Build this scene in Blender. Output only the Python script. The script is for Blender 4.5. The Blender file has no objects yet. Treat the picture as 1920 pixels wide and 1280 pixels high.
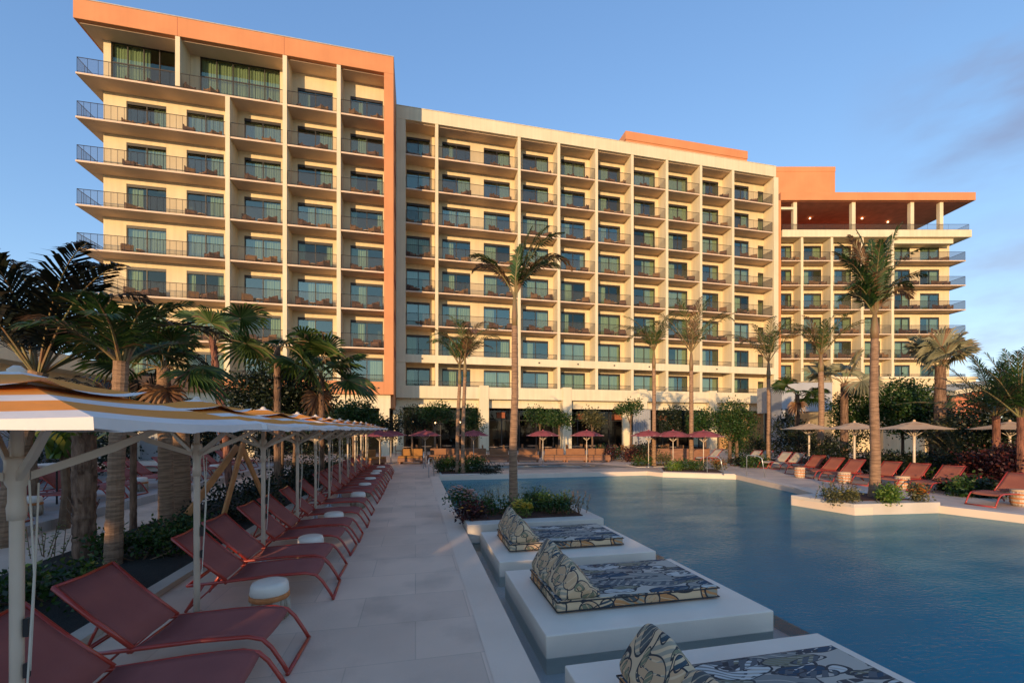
import bpy, math, random
from math import sin, cos, pi, radians as R
from mathutils import Vector, Matrix
from mathutils.geometry import tessellate_polygon

# ------------------------------------------------------------------ camera, sky, sun, exposure
SC = bpy.context.scene
COL = SC.collection
YAW = R(12.75)
EYE = 2.1
cam_d = bpy.data.cameras.new("camera")
cam = bpy.data.objects.new("camera", cam_d)
COL.objects.link(cam)
cam.location = (0, 0, EYE)
cam.rotation_euler = (R(90), 0, -YAW)
cam_d.sensor_width = 36
cam_d.lens = 15.0
cam_d.shift_y = 165 / 1920
cam_d.clip_start = 0.05
cam_d.clip_end = 3000
SC.camera = cam

SUN_AZ = R(32)      # to-sun direction: behind the camera, to the left of the facade normal
SUN_EL = R(6.5)
TO_SUN = Vector((-sin(SUN_AZ) * cos(SUN_EL), -cos(SUN_AZ) * cos(SUN_EL), sin(SUN_EL)))
sd = bpy.data.lights.new("sun", 'SUN')
sd.energy = 2.05
sd.angle = R(0.5)
sd.color = (1.0, 0.67, 0.35)
so = bpy.data.objects.new("sun", sd)
COL.objects.link(so)
so.rotation_euler = TO_SUN.to_track_quat('Z', 'Y').to_euler()

W = bpy.data.worlds.new("World")
SC.world = W
W.use_nodes = True
wn, wl = W.node_tree.nodes, W.node_tree.links
for n in list(wn):
    wn.remove(n)
wo = wn.new('ShaderNodeOutputWorld')
bg = wn.new('ShaderNodeBackground')
sky = wn.new('ShaderNodeTexSky')
sky.sky_type = 'NISHITA'
sky.sun_disc = False
sky.sun_elevation = SUN_EL
sky.sun_rotation = pi + SUN_AZ
sky.altitude = 0
sky.air_density = 1.0
sky.dust_density = 0.2
sky.ozone_density = 2.2
bg.inputs['Strength'].default_value = 0.15
# soft clouds low on the right and high on the right, mixed into the sky by direction
tc = wn.new('ShaderNodeTexCoord')
mp = wn.new('ShaderNodeMapping')
mp.inputs['Scale'].default_value = (1.0, 1.0, 2.6)
nz = wn.new('ShaderNodeTexNoise')
nz.inputs['Scale'].default_value = 3.2
nz.inputs['Detail'].default_value = 5
nz.inputs['Roughness'].default_value = 0.55
wl.new(tc.outputs['Generated'], mp.inputs['Vector'])
wl.new(mp.outputs['Vector'], nz.inputs['Vector'])
def sky_spot(px, py, near, far):
    v = Vector(((px - 960) / 800, 1.0, (805 - py) / 800)).normalized()
    w = Vector((v.x * cos(YAW) + v.y * sin(YAW), v.y * cos(YAW) - v.x * sin(YAW), v.z))
    dd = wn.new('ShaderNodeVectorMath'); dd.operation = 'DISTANCE'
    wl.new(tc.outputs['Generated'], dd.inputs[0])
    dd.inputs[1].default_value = w
    mr = wn.new('ShaderNodeMapRange')
    mr.interpolation_type = 'SMOOTHSTEP'
    mr.inputs['From Min'].default_value = near
    mr.inputs['From Max'].default_value = far
    mr.inputs['To Min'].default_value = 1
    mr.inputs['To Max'].default_value = 0
    wl.new(dd.outputs['Value'], mr.inputs['Value'])
    return mr.outputs['Result']
def wmath(op, a, b):
    m = wn.new('ShaderNodeMath'); m.operation = op
    for i, s in enumerate((a, b)):
        if isinstance(s, (int, float)): m.inputs[i].default_value = s
        else: wl.new(s, m.inputs[i])
    return m.outputs[0]
s1 = sky_spot(1895, 150, 0.02, 0.20)
s2 = sky_spot(1860, 320, 0.02, 0.12)
s3 = sky_spot(1900, 660, 0.05, 0.30)
sp = wmath('MAXIMUM', wmath('MULTIPLY', s1, 1.1), wmath('MULTIPLY', s2, 0.6))
sp = wmath('MAXIMUM', sp, wmath('MULTIPLY', s3, 1.25))
cr = wn.new('ShaderNodeMapRange')
cr.interpolation_type = 'SMOOTHSTEP'
cr.inputs['From Min'].default_value = 0.34
cr.inputs['From Max'].default_value = 0.64
wl.new(nz.outputs['Fac'], cr.inputs['Value'])
cf = wmath('MULTIPLY', cr.outputs['Result'], sp)
cf = wmath('MINIMUM', cf, 0.8)
mixc = wn.new('ShaderNodeMix'); mixc.data_type = 'RGBA'
wl.new(cf, mixc.inputs[0])
tint = wn.new('ShaderNodeMix'); tint.data_type = 'RGBA'; tint.blend_type = 'MULTIPLY'
tint.inputs[0].default_value = 1.0
tint.inputs[7].default_value = (1.18, 1.32, 1.72, 1)
wl.new(sky.outputs['Color'], tint.inputs[6])
# gentle roll-off so the bright band near the horizon keeps its blue
den = wn.new('ShaderNodeVectorMath'); den.operation = 'MULTIPLY_ADD'
den.inputs[1].default_value = (0.17, 0.17, 0.15); den.inputs[2].default_value = (1, 1, 1)
wl.new(tint.outputs[2], den.inputs[0])
dv = wn.new('ShaderNodeVectorMath'); dv.operation = 'DIVIDE'
wl.new(tint.outputs[2], dv.inputs[0]); wl.new(den.outputs[0], dv.inputs[1])
wl.new(dv.outputs[0], mixc.inputs[6])
cc = wn.new('ShaderNodeMix'); cc.data_type = 'RGBA'
cc.inputs[6].default_value = (0.78, 1.02, 1.60, 1); cc.inputs[7].default_value = (1.25, 1.5, 2.0, 1)
wl.new(s3, cc.inputs[0]); wl.new(cc.outputs[2], mixc.inputs[7])
wl.new(mixc.outputs[2], bg.inputs['Color'])
wl.new(bg.outputs[0], wo.inputs[0])

SC.view_settings.view_transform = 'Standard'
SC.view_settings.look = 'None'
SC.view_settings.exposure = 1.30
SC.view_settings.gamma = 1
SC.render.engine = 'CYCLES'
SC.cycles.use_denoising = True
SC.cycles.max_bounces = 7
SC.cycles.transparent_max_bounces = 14
SC.cycles.caustics_reflective = False
SC.cycles.caustics_refractive = False

def ray(px, py):
    t = (px - 960) / 800
    return (sin(YAW) + cos(YAW) * t, cos(YAW) - sin(YAW) * t, -(py - 805) / 800)
def at(px, d, z=0.0):            # a point at depth d in front of the viewpoint
    r = ray(px, 805)
    return (r[0] * d, r[1] * d, z)
def gp(px, py, z=0.0):           # the point of the level z seen at a pixel
    d = (EYE - z) * 800 / (py - 805)
    r = ray(px, py)
    return (r[0] * d, r[1] * d, z)

# ------------------------------------------------------------------ materials
MATS = {}
def mat(name, color, rough=0.7, color2=None, scale=4.0, detail=5, bump=0.0, bscale=40.0, metal=0.0, spec=0.5, stretch=None, coat=0.0, lo=0.35, hi=0.65):
    m = bpy.data.materials.new(name)
    m.use_nodes = True
    n, l = m.node_tree.nodes, m.node_tree.links
    p = n['Principled BSDF']
    p.inputs['Roughness'].default_value = rough
    p.inputs['Metallic'].default_value = metal
    p.inputs['Specular IOR Level'].default_value = spec
    p.inputs['Coat Weight'].default_value = coat
    tcn = n.new('ShaderNodeTexCoord')
    mpn = n.new('ShaderNodeMapping')
    l.new(tcn.outputs['Object'], mpn.inputs['Vector'])
    if stretch: mpn.inputs['Scale'].default_value = stretch
    if color2 is None:
        color2 = tuple(c * 0.8 for c in color)
    t = n.new('ShaderNodeTexNoise')
    t.inputs['Scale'].default_value = scale
    t.inputs['Detail'].default_value = detail
    l.new(mpn.outputs['Vector'], t.inputs['Vector'])
    mr = n.new('ShaderNodeMapRange')
    mr.inputs['From Min'].default_value = lo
    mr.inputs['From Max'].default_value = hi
    l.new(t.outputs['Fac'], mr.inputs['Value'])
    mx = n.new('ShaderNodeMix'); mx.data_type = 'RGBA'
    mx.inputs[6].default_value = (*color, 1)
    mx.inputs[7].default_value = (*color2, 1)
    l.new(mr.outputs['Result'], mx.inputs[0])
    l.new(mx.outputs[2], p.inputs['Base Color'])
    if bump:
        b = n.new('ShaderNodeBump')
        b.inputs['Strength'].default_value = bump
        b.inputs['Distance'].default_value = 0.02
        t2 = n.new('ShaderNodeTexNoise')
        t2.inputs['Scale'].default_value = bscale
        t2.inputs['Detail'].default_value = 4
        l.new(mpn.outputs['Vector'], t2.inputs['Vector'])
        l.new(t2.outputs['Fac'], b.inputs['Height'])
        l.new(b.outputs['Normal'], p.inputs['Normal'])
    if 'stucco' in name or name == 'cream_band':      # rain streaks and faint uneven patches
        mv = n.new('ShaderNodeMapping'); mv.inputs['Scale'].default_value = (2.2, 2.2, 0.12)
        l.new(tcn.outputs['Object'], mv.inputs['Vector'])
        t3 = n.new('ShaderNodeTexNoise'); t3.inputs['Scale'].default_value = 1.6; t3.inputs['Detail'].default_value = 7
        l.new(mv.outputs['Vector'], t3.inputs['Vector'])
        r3 = n.new('ShaderNodeMapRange'); r3.inputs['From Min'].default_value = 0.35; r3.inputs['From Max'].default_value = 0.7
        r3.inputs['To Min'].default_value = 1.0; r3.inputs['To Max'].default_value = 0.95 if 'orange' in name else 0.88
        l.new(t3.outputs['Fac'], r3.inputs['Value'])
        m3 = n.new('ShaderNodeMix'); m3.data_type = 'RGBA'; m3.blend_type = 'MULTIPLY'; m3.inputs[0].default_value = 1
        l.new(mx.outputs[2], m3.inputs[6]); l.new(r3.outputs['Result'], m3.inputs[7]); l.new(m3.outputs[2], p.inputs['Base Color'])
    MATS[name] = m
    return m
def mixn(m, a, b, fac):
    n, l = m.node_tree.nodes, m.node_tree.links
    x = n.new('ShaderNodeMixShader')
    if isinstance(fac, float): x.inputs[0].default_value = fac
    else: l.new(fac, x.inputs[0])
    l.new(a, x.inputs[1]); l.new(b, x.inputs[2])
    return x.outputs[0]
def newmat(name):
    m = bpy.data.materials.new(name); m.use_nodes = True
    n = m.node_tree.nodes
    for q in list(n): n.remove(q)
    MATS[name] = m
    return m, n, m.node_tree.links, n.new('ShaderNodeOutputMaterial')

mat('cream_stucco', (0.7476, 0.6065, 0.3751), 0.85, (0.6886, 0.5496, 0.3352), 0.6, 8, 0.25, 60)
mat('cream_band', (0.7541, 0.6488, 0.4445), 0.85, (0.696, 0.5923, 0.3951), 0.5, 8, 0.2, 60)
mat('soffit', (0.7013, 0.5186, 0.3707), 0.85, (0.6195, 0.4564, 0.3231), 0.7, 6, 0.1, 40)
mat('orange_stucco', (0.6357, 0.2661, 0.1122), 0.85, (0.588, 0.2357, 0.0975), 0.5, 8, 0.2, 60)
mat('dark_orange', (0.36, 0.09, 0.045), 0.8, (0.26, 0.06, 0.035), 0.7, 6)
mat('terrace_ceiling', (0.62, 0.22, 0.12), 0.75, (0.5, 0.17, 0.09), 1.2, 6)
mat('roof_membrane', (0.45, 0.43, 0.4), 0.9)
mat('dark_metal', (0.035, 0.033, 0.032), 0.45, metal=0.3)
mat('window_frame', (0.028, 0.022, 0.018), 0.5)
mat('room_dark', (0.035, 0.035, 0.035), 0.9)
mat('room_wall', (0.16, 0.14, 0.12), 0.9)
mat('curtain', (0.66, 0.66, 0.56), 0.9, (0.56, 0.58, 0.48), 3.0, 4, stretch=(6, 6, 0.1))
mat('shaded_white', (0.372, 0.3782, 0.3968), 0.85, (0.3348, 0.341, 0.3584), 0.7, 6, 0.15, 50)  # white darkened to bluish gray, service block shade put into the color
mat('wood_slats', (0.55, 0.33, 0.14), 0.7, (0.40, 0.22, 0.09), 2.0, 6, 0.3, 30, stretch=(8, 8, 0.4))
mat('brown_wood', (0.28, 0.13, 0.07), 0.7, (0.18, 0.08, 0.045), 2.0, 6, 0.3, 30, stretch=(1, 1, 6))
mat('brace_timber', (0.62, 0.27, 0.09), 0.7, (0.45, 0.19, 0.07), 4.0, 6, 0.3, 30)
mat('wicker_brown', (0.14, 0.06, 0.033), 0.8, (0.077, 0.033, 0.0193), 30)
mat('wicker_tan', (0.27, 0.1365, 0.055), 0.8, (0.165, 0.078, 0.033), 30)
mat('sofa_fabric', (0.264, 0.121, 0.055), 0.9, (0.216, 0.0935, 0.0425), 2, 6, 0.2, 200)
mat('sofa_mustard', (0.325, 0.15, 0.0385), 0.9, (0.26, 0.114, 0.0275), 2, 6, 0.2, 200)
mat('red_metal', (0.4, 0.0385, 0.021), 0.35, (0.336, 0.0315, 0.0189), 5, coat=0.3)
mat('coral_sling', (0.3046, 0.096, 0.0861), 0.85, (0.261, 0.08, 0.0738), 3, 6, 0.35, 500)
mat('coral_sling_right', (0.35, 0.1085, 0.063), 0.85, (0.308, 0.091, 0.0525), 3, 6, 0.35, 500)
mat('tan_sling', (0.55, 0.47, 0.35), 0.85, (0.47, 0.40, 0.30), 3, 6, 0.2, 300)
mat('canopy_white', (0.7609, 0.6919, 0.6317), 0.85, (0.6786, 0.6171, 0.572), 2.5, 7, 0.3, 8)
mat('canopy_yellow', (0.7812, 0.2727, 0.0294), 0.85, (0.6968, 0.2386, 0.025), 2.5, 7, 0.3, 8)
mat('canopy_beige', (0.6375, 0.4234, 0.2498), 0.85, (0.5525, 0.3629, 0.216), 2.5, 7, 0.2, 8)
mat('canopy_red', (0.345, 0.07, 0.075), 0.85, (0.27, 0.056, 0.0638), 2.5, 7, 0.2, 8)
mat('pole_white', (0.6804, 0.561, 0.4408), 0.4, (0.6026, 0.493, 0.38), 3, coat=0.2)
mat('white_lid', (0.748, 0.6754, 0.5776), 0.5, (0.6919, 0.6241, 0.532), 6)
mat('orange_rope', (0.60, 0.22, 0.07), 0.8, (0.48, 0.17, 0.05), 20)
mat('woven_base', (0.66, 0.56, 0.44), 0.85, (0.30, 0.20, 0.13), 1.0, 2, 0.4, 60, stretch=(26, 26, 3))
mat('mulch', (0.10, 0.035, 0.02), 0.95, (0.035, 0.015, 0.01), 14, 8, 1.0, 50)
mat('dark_soil', (0.022, 0.018, 0.013), 0.95, (0.012, 0.012, 0.008), 10, 8, 1.0, 40)
mat('trunk_smooth', (0.3762, 0.22, 0.125), 0.85, (0.2299, 0.132, 0.0735), 4.0, 7, 0.9, 22, stretch=(1, 1, 9), lo=.42, hi=.58)
mat('trunk_rough', (0.26, 0.15, 0.09), 0.95, (0.09, 0.045, 0.025), 5.0, 8, 1.0, 18, stretch=(3, 3, 0.6))
mat('trunk_red', (0.30, 0.12, 0.07), 0.95, (0.10, 0.04, 0.025), 5.0, 8, 1.0, 18, stretch=(3, 3, 0.6))
mat('shaft_green', (0.20, 0.19, 0.07), 0.6, (0.22, 0.11, 0.05), 2.0, 5, 0.3, 12, stretch=(3, 3, 0.5))
mat('branch', (0.20, 0.12, 0.07), 0.9, (0.12, 0.07, 0.04), 6)
mat('concrete_bench', (0.55, 0.46, 0.36), 0.85, (0.47, 0.39, 0.31), 2, 6, 0.2, 60)
mat('steel', (0.6, 0.58, 0.55), 0.3, metal=0.8)
mat('black_plastic', (0.02, 0.02, 0.022), 0.5)
mat('rope', (0.62, 0.56, 0.46), 0.9)
mat('lantern_wicker', (0.35, 0.11, 0.05), 0.8, (0.22, 0.06, 0.03), 12)
mat('speaker_gray', (0.05, 0.05, 0.055), 0.6)

def leafmat(name, c1, c2, c3=None, tr=0.30, rough=0.5):
    m, n, l, o = newmat(name)
    g = n.new('ShaderNodeNewGeometry')
    cr = n.new('ShaderNodeValToRGB')
    e = cr.color_ramp.elements
    e[0].color = (*c1, 1); e[0].position = 0.15
    e[1].color = (*c2, 1); e[1].position = 0.80
    if c3:
        x = e.new(0.96); x.color = (*c3, 1)
    l.new(g.outputs['Random Per Island'], cr.inputs['Fac'])
    p = n.new('ShaderNodeBsdfPrincipled')
    p.inputs['Roughness'].default_value = rough
    l.new(cr.outputs['Color'], p.inputs['Base Color'])
    t = n.new('ShaderNodeBsdfTranslucent')
    hs = n.new('ShaderNodeHueSaturation'); hs.inputs['Value'].default_value = 1.3
    l.new(cr.outputs['Color'], hs.inputs['Color'])
    l.new(hs.outputs['Color'], t.inputs['Color'])
    l.new(mixn(m, p.outputs[0], t.outputs[0], tr), o.inputs[0])
    return m
leafmat('palm_green', (0.0245, 0.0589, 0.0087), (0.0699, 0.1274, 0.0203), (0.1449, 0.0853, 0.0341))
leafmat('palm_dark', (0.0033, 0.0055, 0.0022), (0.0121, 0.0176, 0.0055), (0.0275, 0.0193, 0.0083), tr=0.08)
leafmat('palm_mid', (0.0175, 0.049, 0.0087), (0.049, 0.0981, 0.016), (0.1023, 0.064, 0.0256), tr=0.25)
leafmat('palm_olive', (0.041, 0.0805, 0.0153), (0.1066, 0.161, 0.034), (0.22, 0.13, 0.06))
leafmat('palm_gray', (0.22, 0.22, 0.13), (0.34, 0.31, 0.18), (0.30, 0.17, 0.09))
leafmat('palm_brown', (0.14, 0.06, 0.03), (0.28, 0.15, 0.07), None, tr=0.2)
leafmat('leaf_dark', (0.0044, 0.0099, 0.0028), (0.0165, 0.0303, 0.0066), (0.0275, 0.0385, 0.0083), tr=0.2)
leafmat('leaf_mid', (0.0139, 0.0442, 0.0072), (0.042, 0.0981, 0.013), (0.0938, 0.1108, 0.0256))
leafmat('leaf_bright', (0.0512, 0.1108, 0.0102), (0.1364, 0.2131, 0.0256), (0.2216, 0.2387, 0.0426))
leafmat('leaf_red', (0.0165, 0.0044, 0.0055), (0.066, 0.011, 0.0138), (0.165, 0.0385, 0.0165))
leafmat('leaf_olive', (0.0512, 0.0597, 0.0214), (0.1279, 0.1193, 0.0426), (0.1875, 0.1535, 0.0597))
leafmat('flower_orange', (0.75, 0.22, 0.03), (0.85, 0.38, 0.06), None, tr=0.2)
leafmat('flower_pink', (0.70, 0.28, 0.20), (0.80, 0.60, 0.50), None, tr=0.2)
leafmat('flower_yellow', (0.65, 0.45, 0.05), (0.75, 0.60, 0.10), None, tr=0.2)

def glass_mat(name, tint, refl, fac):
    m, n, l, o = newmat(name)
    t = n.new('ShaderNodeBsdfTransparent'); t.inputs[0].default_value = (*tint, 1)
    g = n.new('ShaderNodeBsdfGlossy'); g.inputs['Roughness'].default_value = 0.03
    g.inputs[0].default_value = (*refl, 1)
    tcn = n.new('ShaderNodeTexCoord')
    ns = n.new('ShaderNodeTexNoise'); ns.inputs['Scale'].default_value = 0.9; ns.inputs['Detail'].default_value = 2
    b = n.new('ShaderNodeBump'); b.inputs['Strength'].default_value = 0.12; b.inputs['Distance'].default_value = 0.05
    l.new(tcn.outputs['Object'], ns.inputs['Vector']); l.new(ns.outputs['Fac'], b.inputs['Height'])
    l.new(b.outputs['Normal'], g.inputs['Normal'])
    fr = n.new('ShaderNodeFresnel'); fr.inputs['IOR'].default_value = 1.5
    ad = n.new('ShaderNodeMath'); ad.operation = 'ADD'; ad.inputs[1].default_value = fac; ad.use_clamp = True
    l.new(fr.outputs[0], ad.inputs[0])
    oi = n.new('ShaderNodeObjectInfo')
    vm = n.new('ShaderNodeMapRange'); vm.inputs['To Min'].default_value = -.10; vm.inputs['To Max'].default_value = .16
    l.new(oi.outputs['Random'], vm.inputs['Value'])
    a2 = n.new('ShaderNodeMath'); a2.operation = 'ADD'; a2.use_clamp = True
    l.new(ad.outputs[0], a2.inputs[0]); l.new(vm.outputs['Result'], a2.inputs[1])
    l.new(mixn(m, t.outputs[0], g.outputs[0], a2.outputs[0] if name == 'window_glass' else ad.outputs[0]), o.inputs[0])
    return m
glass_mat('window_glass', (0.55, 0.66, 0.52), (0.50, 0.64, 0.54), 0.16)
glass_mat('shop_glass', (0.5, 0.5, 0.5), (0.5, 0.5, 0.5), 0.02)

m, n, l, o = newmat('mesh_panel')
t = n.new('ShaderNodeBsdfTransparent')
d = n.new('ShaderNodeBsdfDiffuse'); d.inputs[0].default_value = (0.10, 0.09, 0.08, 1)
l.new(mixn(m, t.outputs[0], d.outputs[0], 0.30), o.inputs[0])
m, n, l, o = newmat('mesh_panel_dark')
t = n.new('ShaderNodeBsdfTransparent')
d = n.new('ShaderNodeBsdfDiffuse'); d.inputs[0].default_value = (0.05, 0.05, 0.055, 1)
l.new(mixn(m, t.outputs[0], d.outputs[0], 0.42), o.inputs[0])

def emit(name, c, s):
    m, n, l, o = newmat(name)
    e = n.new('ShaderNodeEmission'); e.inputs[0].default_value = (*c, 1); e.inputs[1].default_value = s
    l.new(e.outputs[0], o.inputs[0])
emit('lamp_glow', (1.0, 0.55, 0.25), 3.0)

# pale stone paving: large slabs with thin joints
def paving(name, c1, c2, joint, bw, rh, rot=0.0, rough=0.6):
    m = mat(name, c1, rough, c2, 0.8, 8, 0.15, 30)
    n, l = m.node_tree.nodes, m.node_tree.links
    p = n['Principled BSDF']
    tcn = n.new('ShaderNodeTexCoord'); mp2 = n.new('ShaderNodeMapping')
    mp2.inputs['Rotation'].default_value = (0, 0, rot)
    l.new(tcn.outputs['Object'], mp2.inputs['Vector'])
    br = n.new('ShaderNodeTexBrick')
    br.inputs['Scale'].default_value = 1.0
    br.inputs['Brick Width'].default_value = bw
    br.inputs['Row Height'].default_value = rh
    br.inputs['Mortar Size'].default_value = 0.006
    br.inputs['Mortar Smooth'].default_value = 0.2
    br.inputs['Color1'].default_value = (1, 1, 1, 1)
    br.inputs['Color2'].default_value = (0.84, 0.835, 0.84, 1)
    br.inputs['Mortar'].default_value = (*joint, 1)
    l.new(mp2.outputs['Vector'], br.inputs['Vector'])
    src = p.inputs['Base Color'].links[0].from_socket
    mx = n.new('ShaderNodeMix'); mx.data_type = 'RGBA'; mx.blend_type = 'MULTIPLY'; mx.inputs[0].default_value = 1
    l.new(src, mx.inputs[6]); l.new(br.outputs['Color'], mx.inputs[7])
    l.new(mx.outputs[2], p.inputs['Base Color'])
    ns = n.new('ShaderNodeTexNoise'); ns.inputs['Scale'].default_value = 1.3; ns.inputs['Detail'].default_value = 6
    l.new(tcn.outputs['Object'], ns.inputs['Vector'])
    st = n.new('ShaderNodeMapRange'); st.inputs['From Min'].default_value = .52; st.inputs['From Max'].default_value = .68; st.inputs['To Min'].default_value = 1; st.inputs['To Max'].default_value = .84
    l.new(ns.outputs['Fac'], st.inputs['Value'])
    ms = n.new('ShaderNodeMix'); ms.data_type = 'RGBA'; ms.blend_type = 'MULTIPLY'; ms.inputs[0].default_value = 1
    l.new(mx.outputs[2], ms.inputs[6]); l.new(st.outputs['Result'], ms.inputs[7]); l.new(ms.outputs[2], p.inputs['Base Color'])
    rr = n.new('ShaderNodeMapRange'); rr.inputs['To Min'].default_value = rough - 0.15; rr.inputs['To Max'].default_value = rough + 0.15
    l.new(ns.outputs['Fac'], rr.inputs['Value']); l.new(rr.outputs['Result'], p.inputs['Roughness'])
    return m
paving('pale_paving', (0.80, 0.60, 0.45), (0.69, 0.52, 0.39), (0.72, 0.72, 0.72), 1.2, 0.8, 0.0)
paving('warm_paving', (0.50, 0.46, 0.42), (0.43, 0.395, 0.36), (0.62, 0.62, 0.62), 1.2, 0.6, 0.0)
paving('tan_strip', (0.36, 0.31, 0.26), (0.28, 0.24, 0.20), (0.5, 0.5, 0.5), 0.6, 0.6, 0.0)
mat('ground_earth', (0.12, 0.13, 0.07), 0.95, (0.20, 0.18, 0.12), 0.2, 8)
mat('pool_plaster', (0.015, 0.46, 0.54), 0.8, (0.01, 0.38, 0.48), 0.6, 6)
mat('shelf_plaster', (0.60, 0.54, 0.50), 0.8, (0.50, 0.46, 0.43), 1.5, 6)
mat('platform_white', (0.82, 0.7042, 0.5699), 0.6, (0.7488, 0.6402, 0.5161), 1.5, 8, 0.15, 40)
mat('coping_stone', (0.77, 0.60, 0.46), 0.65, (0.69, 0.54, 0.41), 1.0, 8, 0.15, 40)
mat('planter_wall', (0.612, 0.5355, 0.448), 0.7, (0.54, 0.4675, 0.384), 1.5, 8, 0.15, 40)

def water(name, tint, body, cloudy, spec):
    m, n, l, o = newmat(name)
    tcn = n.new('ShaderNodeTexCoord')
    mp1 = n.new('ShaderNodeMapping'); mp1.inputs['Rotation'].default_value = (0, 0, YAW); mp1.inputs['Scale'].default_value = (1.0, 2.3, 1.0)
    l.new(tcn.outputs['Object'], mp1.inputs['Vector'])
    n1 = n.new('ShaderNodeTexNoise'); n1.inputs['Scale'].default_value = 9.0; n1.inputs['Detail'].default_value = 5; n1.inputs['Roughness'].default_value = 0.6
    n2 = n.new('ShaderNodeTexNoise'); n2.inputs['Scale'].default_value = 0.5; n2.inputs['Detail'].default_value = 2
    l.new(mp1.outputs['Vector'], n1.inputs['Vector']); l.new(mp1.outputs['Vector'], n2.inputs['Vector'])
    mm = n.new('ShaderNodeMath'); mm.operation = 'MULTIPLY'
    l.new(n1.outputs['Fac'], mm.inputs[0])
    mrr = n.new('ShaderNodeMapRange'); mrr.inputs['From Min'].default_value = 0.35; mrr.inputs['From Max'].default_value = 0.7; mrr.inputs['To Min'].default_value = 0.55
    l.new(n2.outputs['Fac'], mrr.inputs['Value']); l.new(mrr.outputs['Result'], mm.inputs[1])
    bp = n.new('ShaderNodeBump'); bp.inputs['Strength'].default_value = 0.46; bp.inputs['Distance'].default_value = 0.03
    l.new(mm.outputs[0], bp.inputs['Height'])
    gl = n.new('ShaderNodeBsdfGlossy'); gl.inputs['Roughness'].default_value = 0.05; gl.inputs[0].default_value = (*spec, 1)
    l.new(bp.outputs['Normal'], gl.inputs['Normal'])
    tr = n.new('ShaderNodeBsdfTransparent'); tr.inputs[0].default_value = (*tint, 1)
    df = n.new('ShaderNodeBsdfDiffuse'); df.inputs[0].default_value = (*body, 1)
    fr = n.new('ShaderNodeFresnel'); fr.inputs['IOR'].default_value = 1.26
    l.new(bp.outputs['Normal'], fr.inputs['Normal'])
    l.new(mixn(m, mixn(m, tr.outputs[0], df.outputs[0], cloudy), gl.outputs[0], fr.outputs[0]), o.inputs[0])
water('pool_water', (0.55, 0.85, 0.90), (0.0, 0.205, 0.31), 0.76, (0.52, 0.74, 0.78))
water('shallow_water', (0.92, 0.97, 0.97), (0.2, 0.3, 0.34), 0.05, (0.8, 0.85, 0.8))

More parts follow.
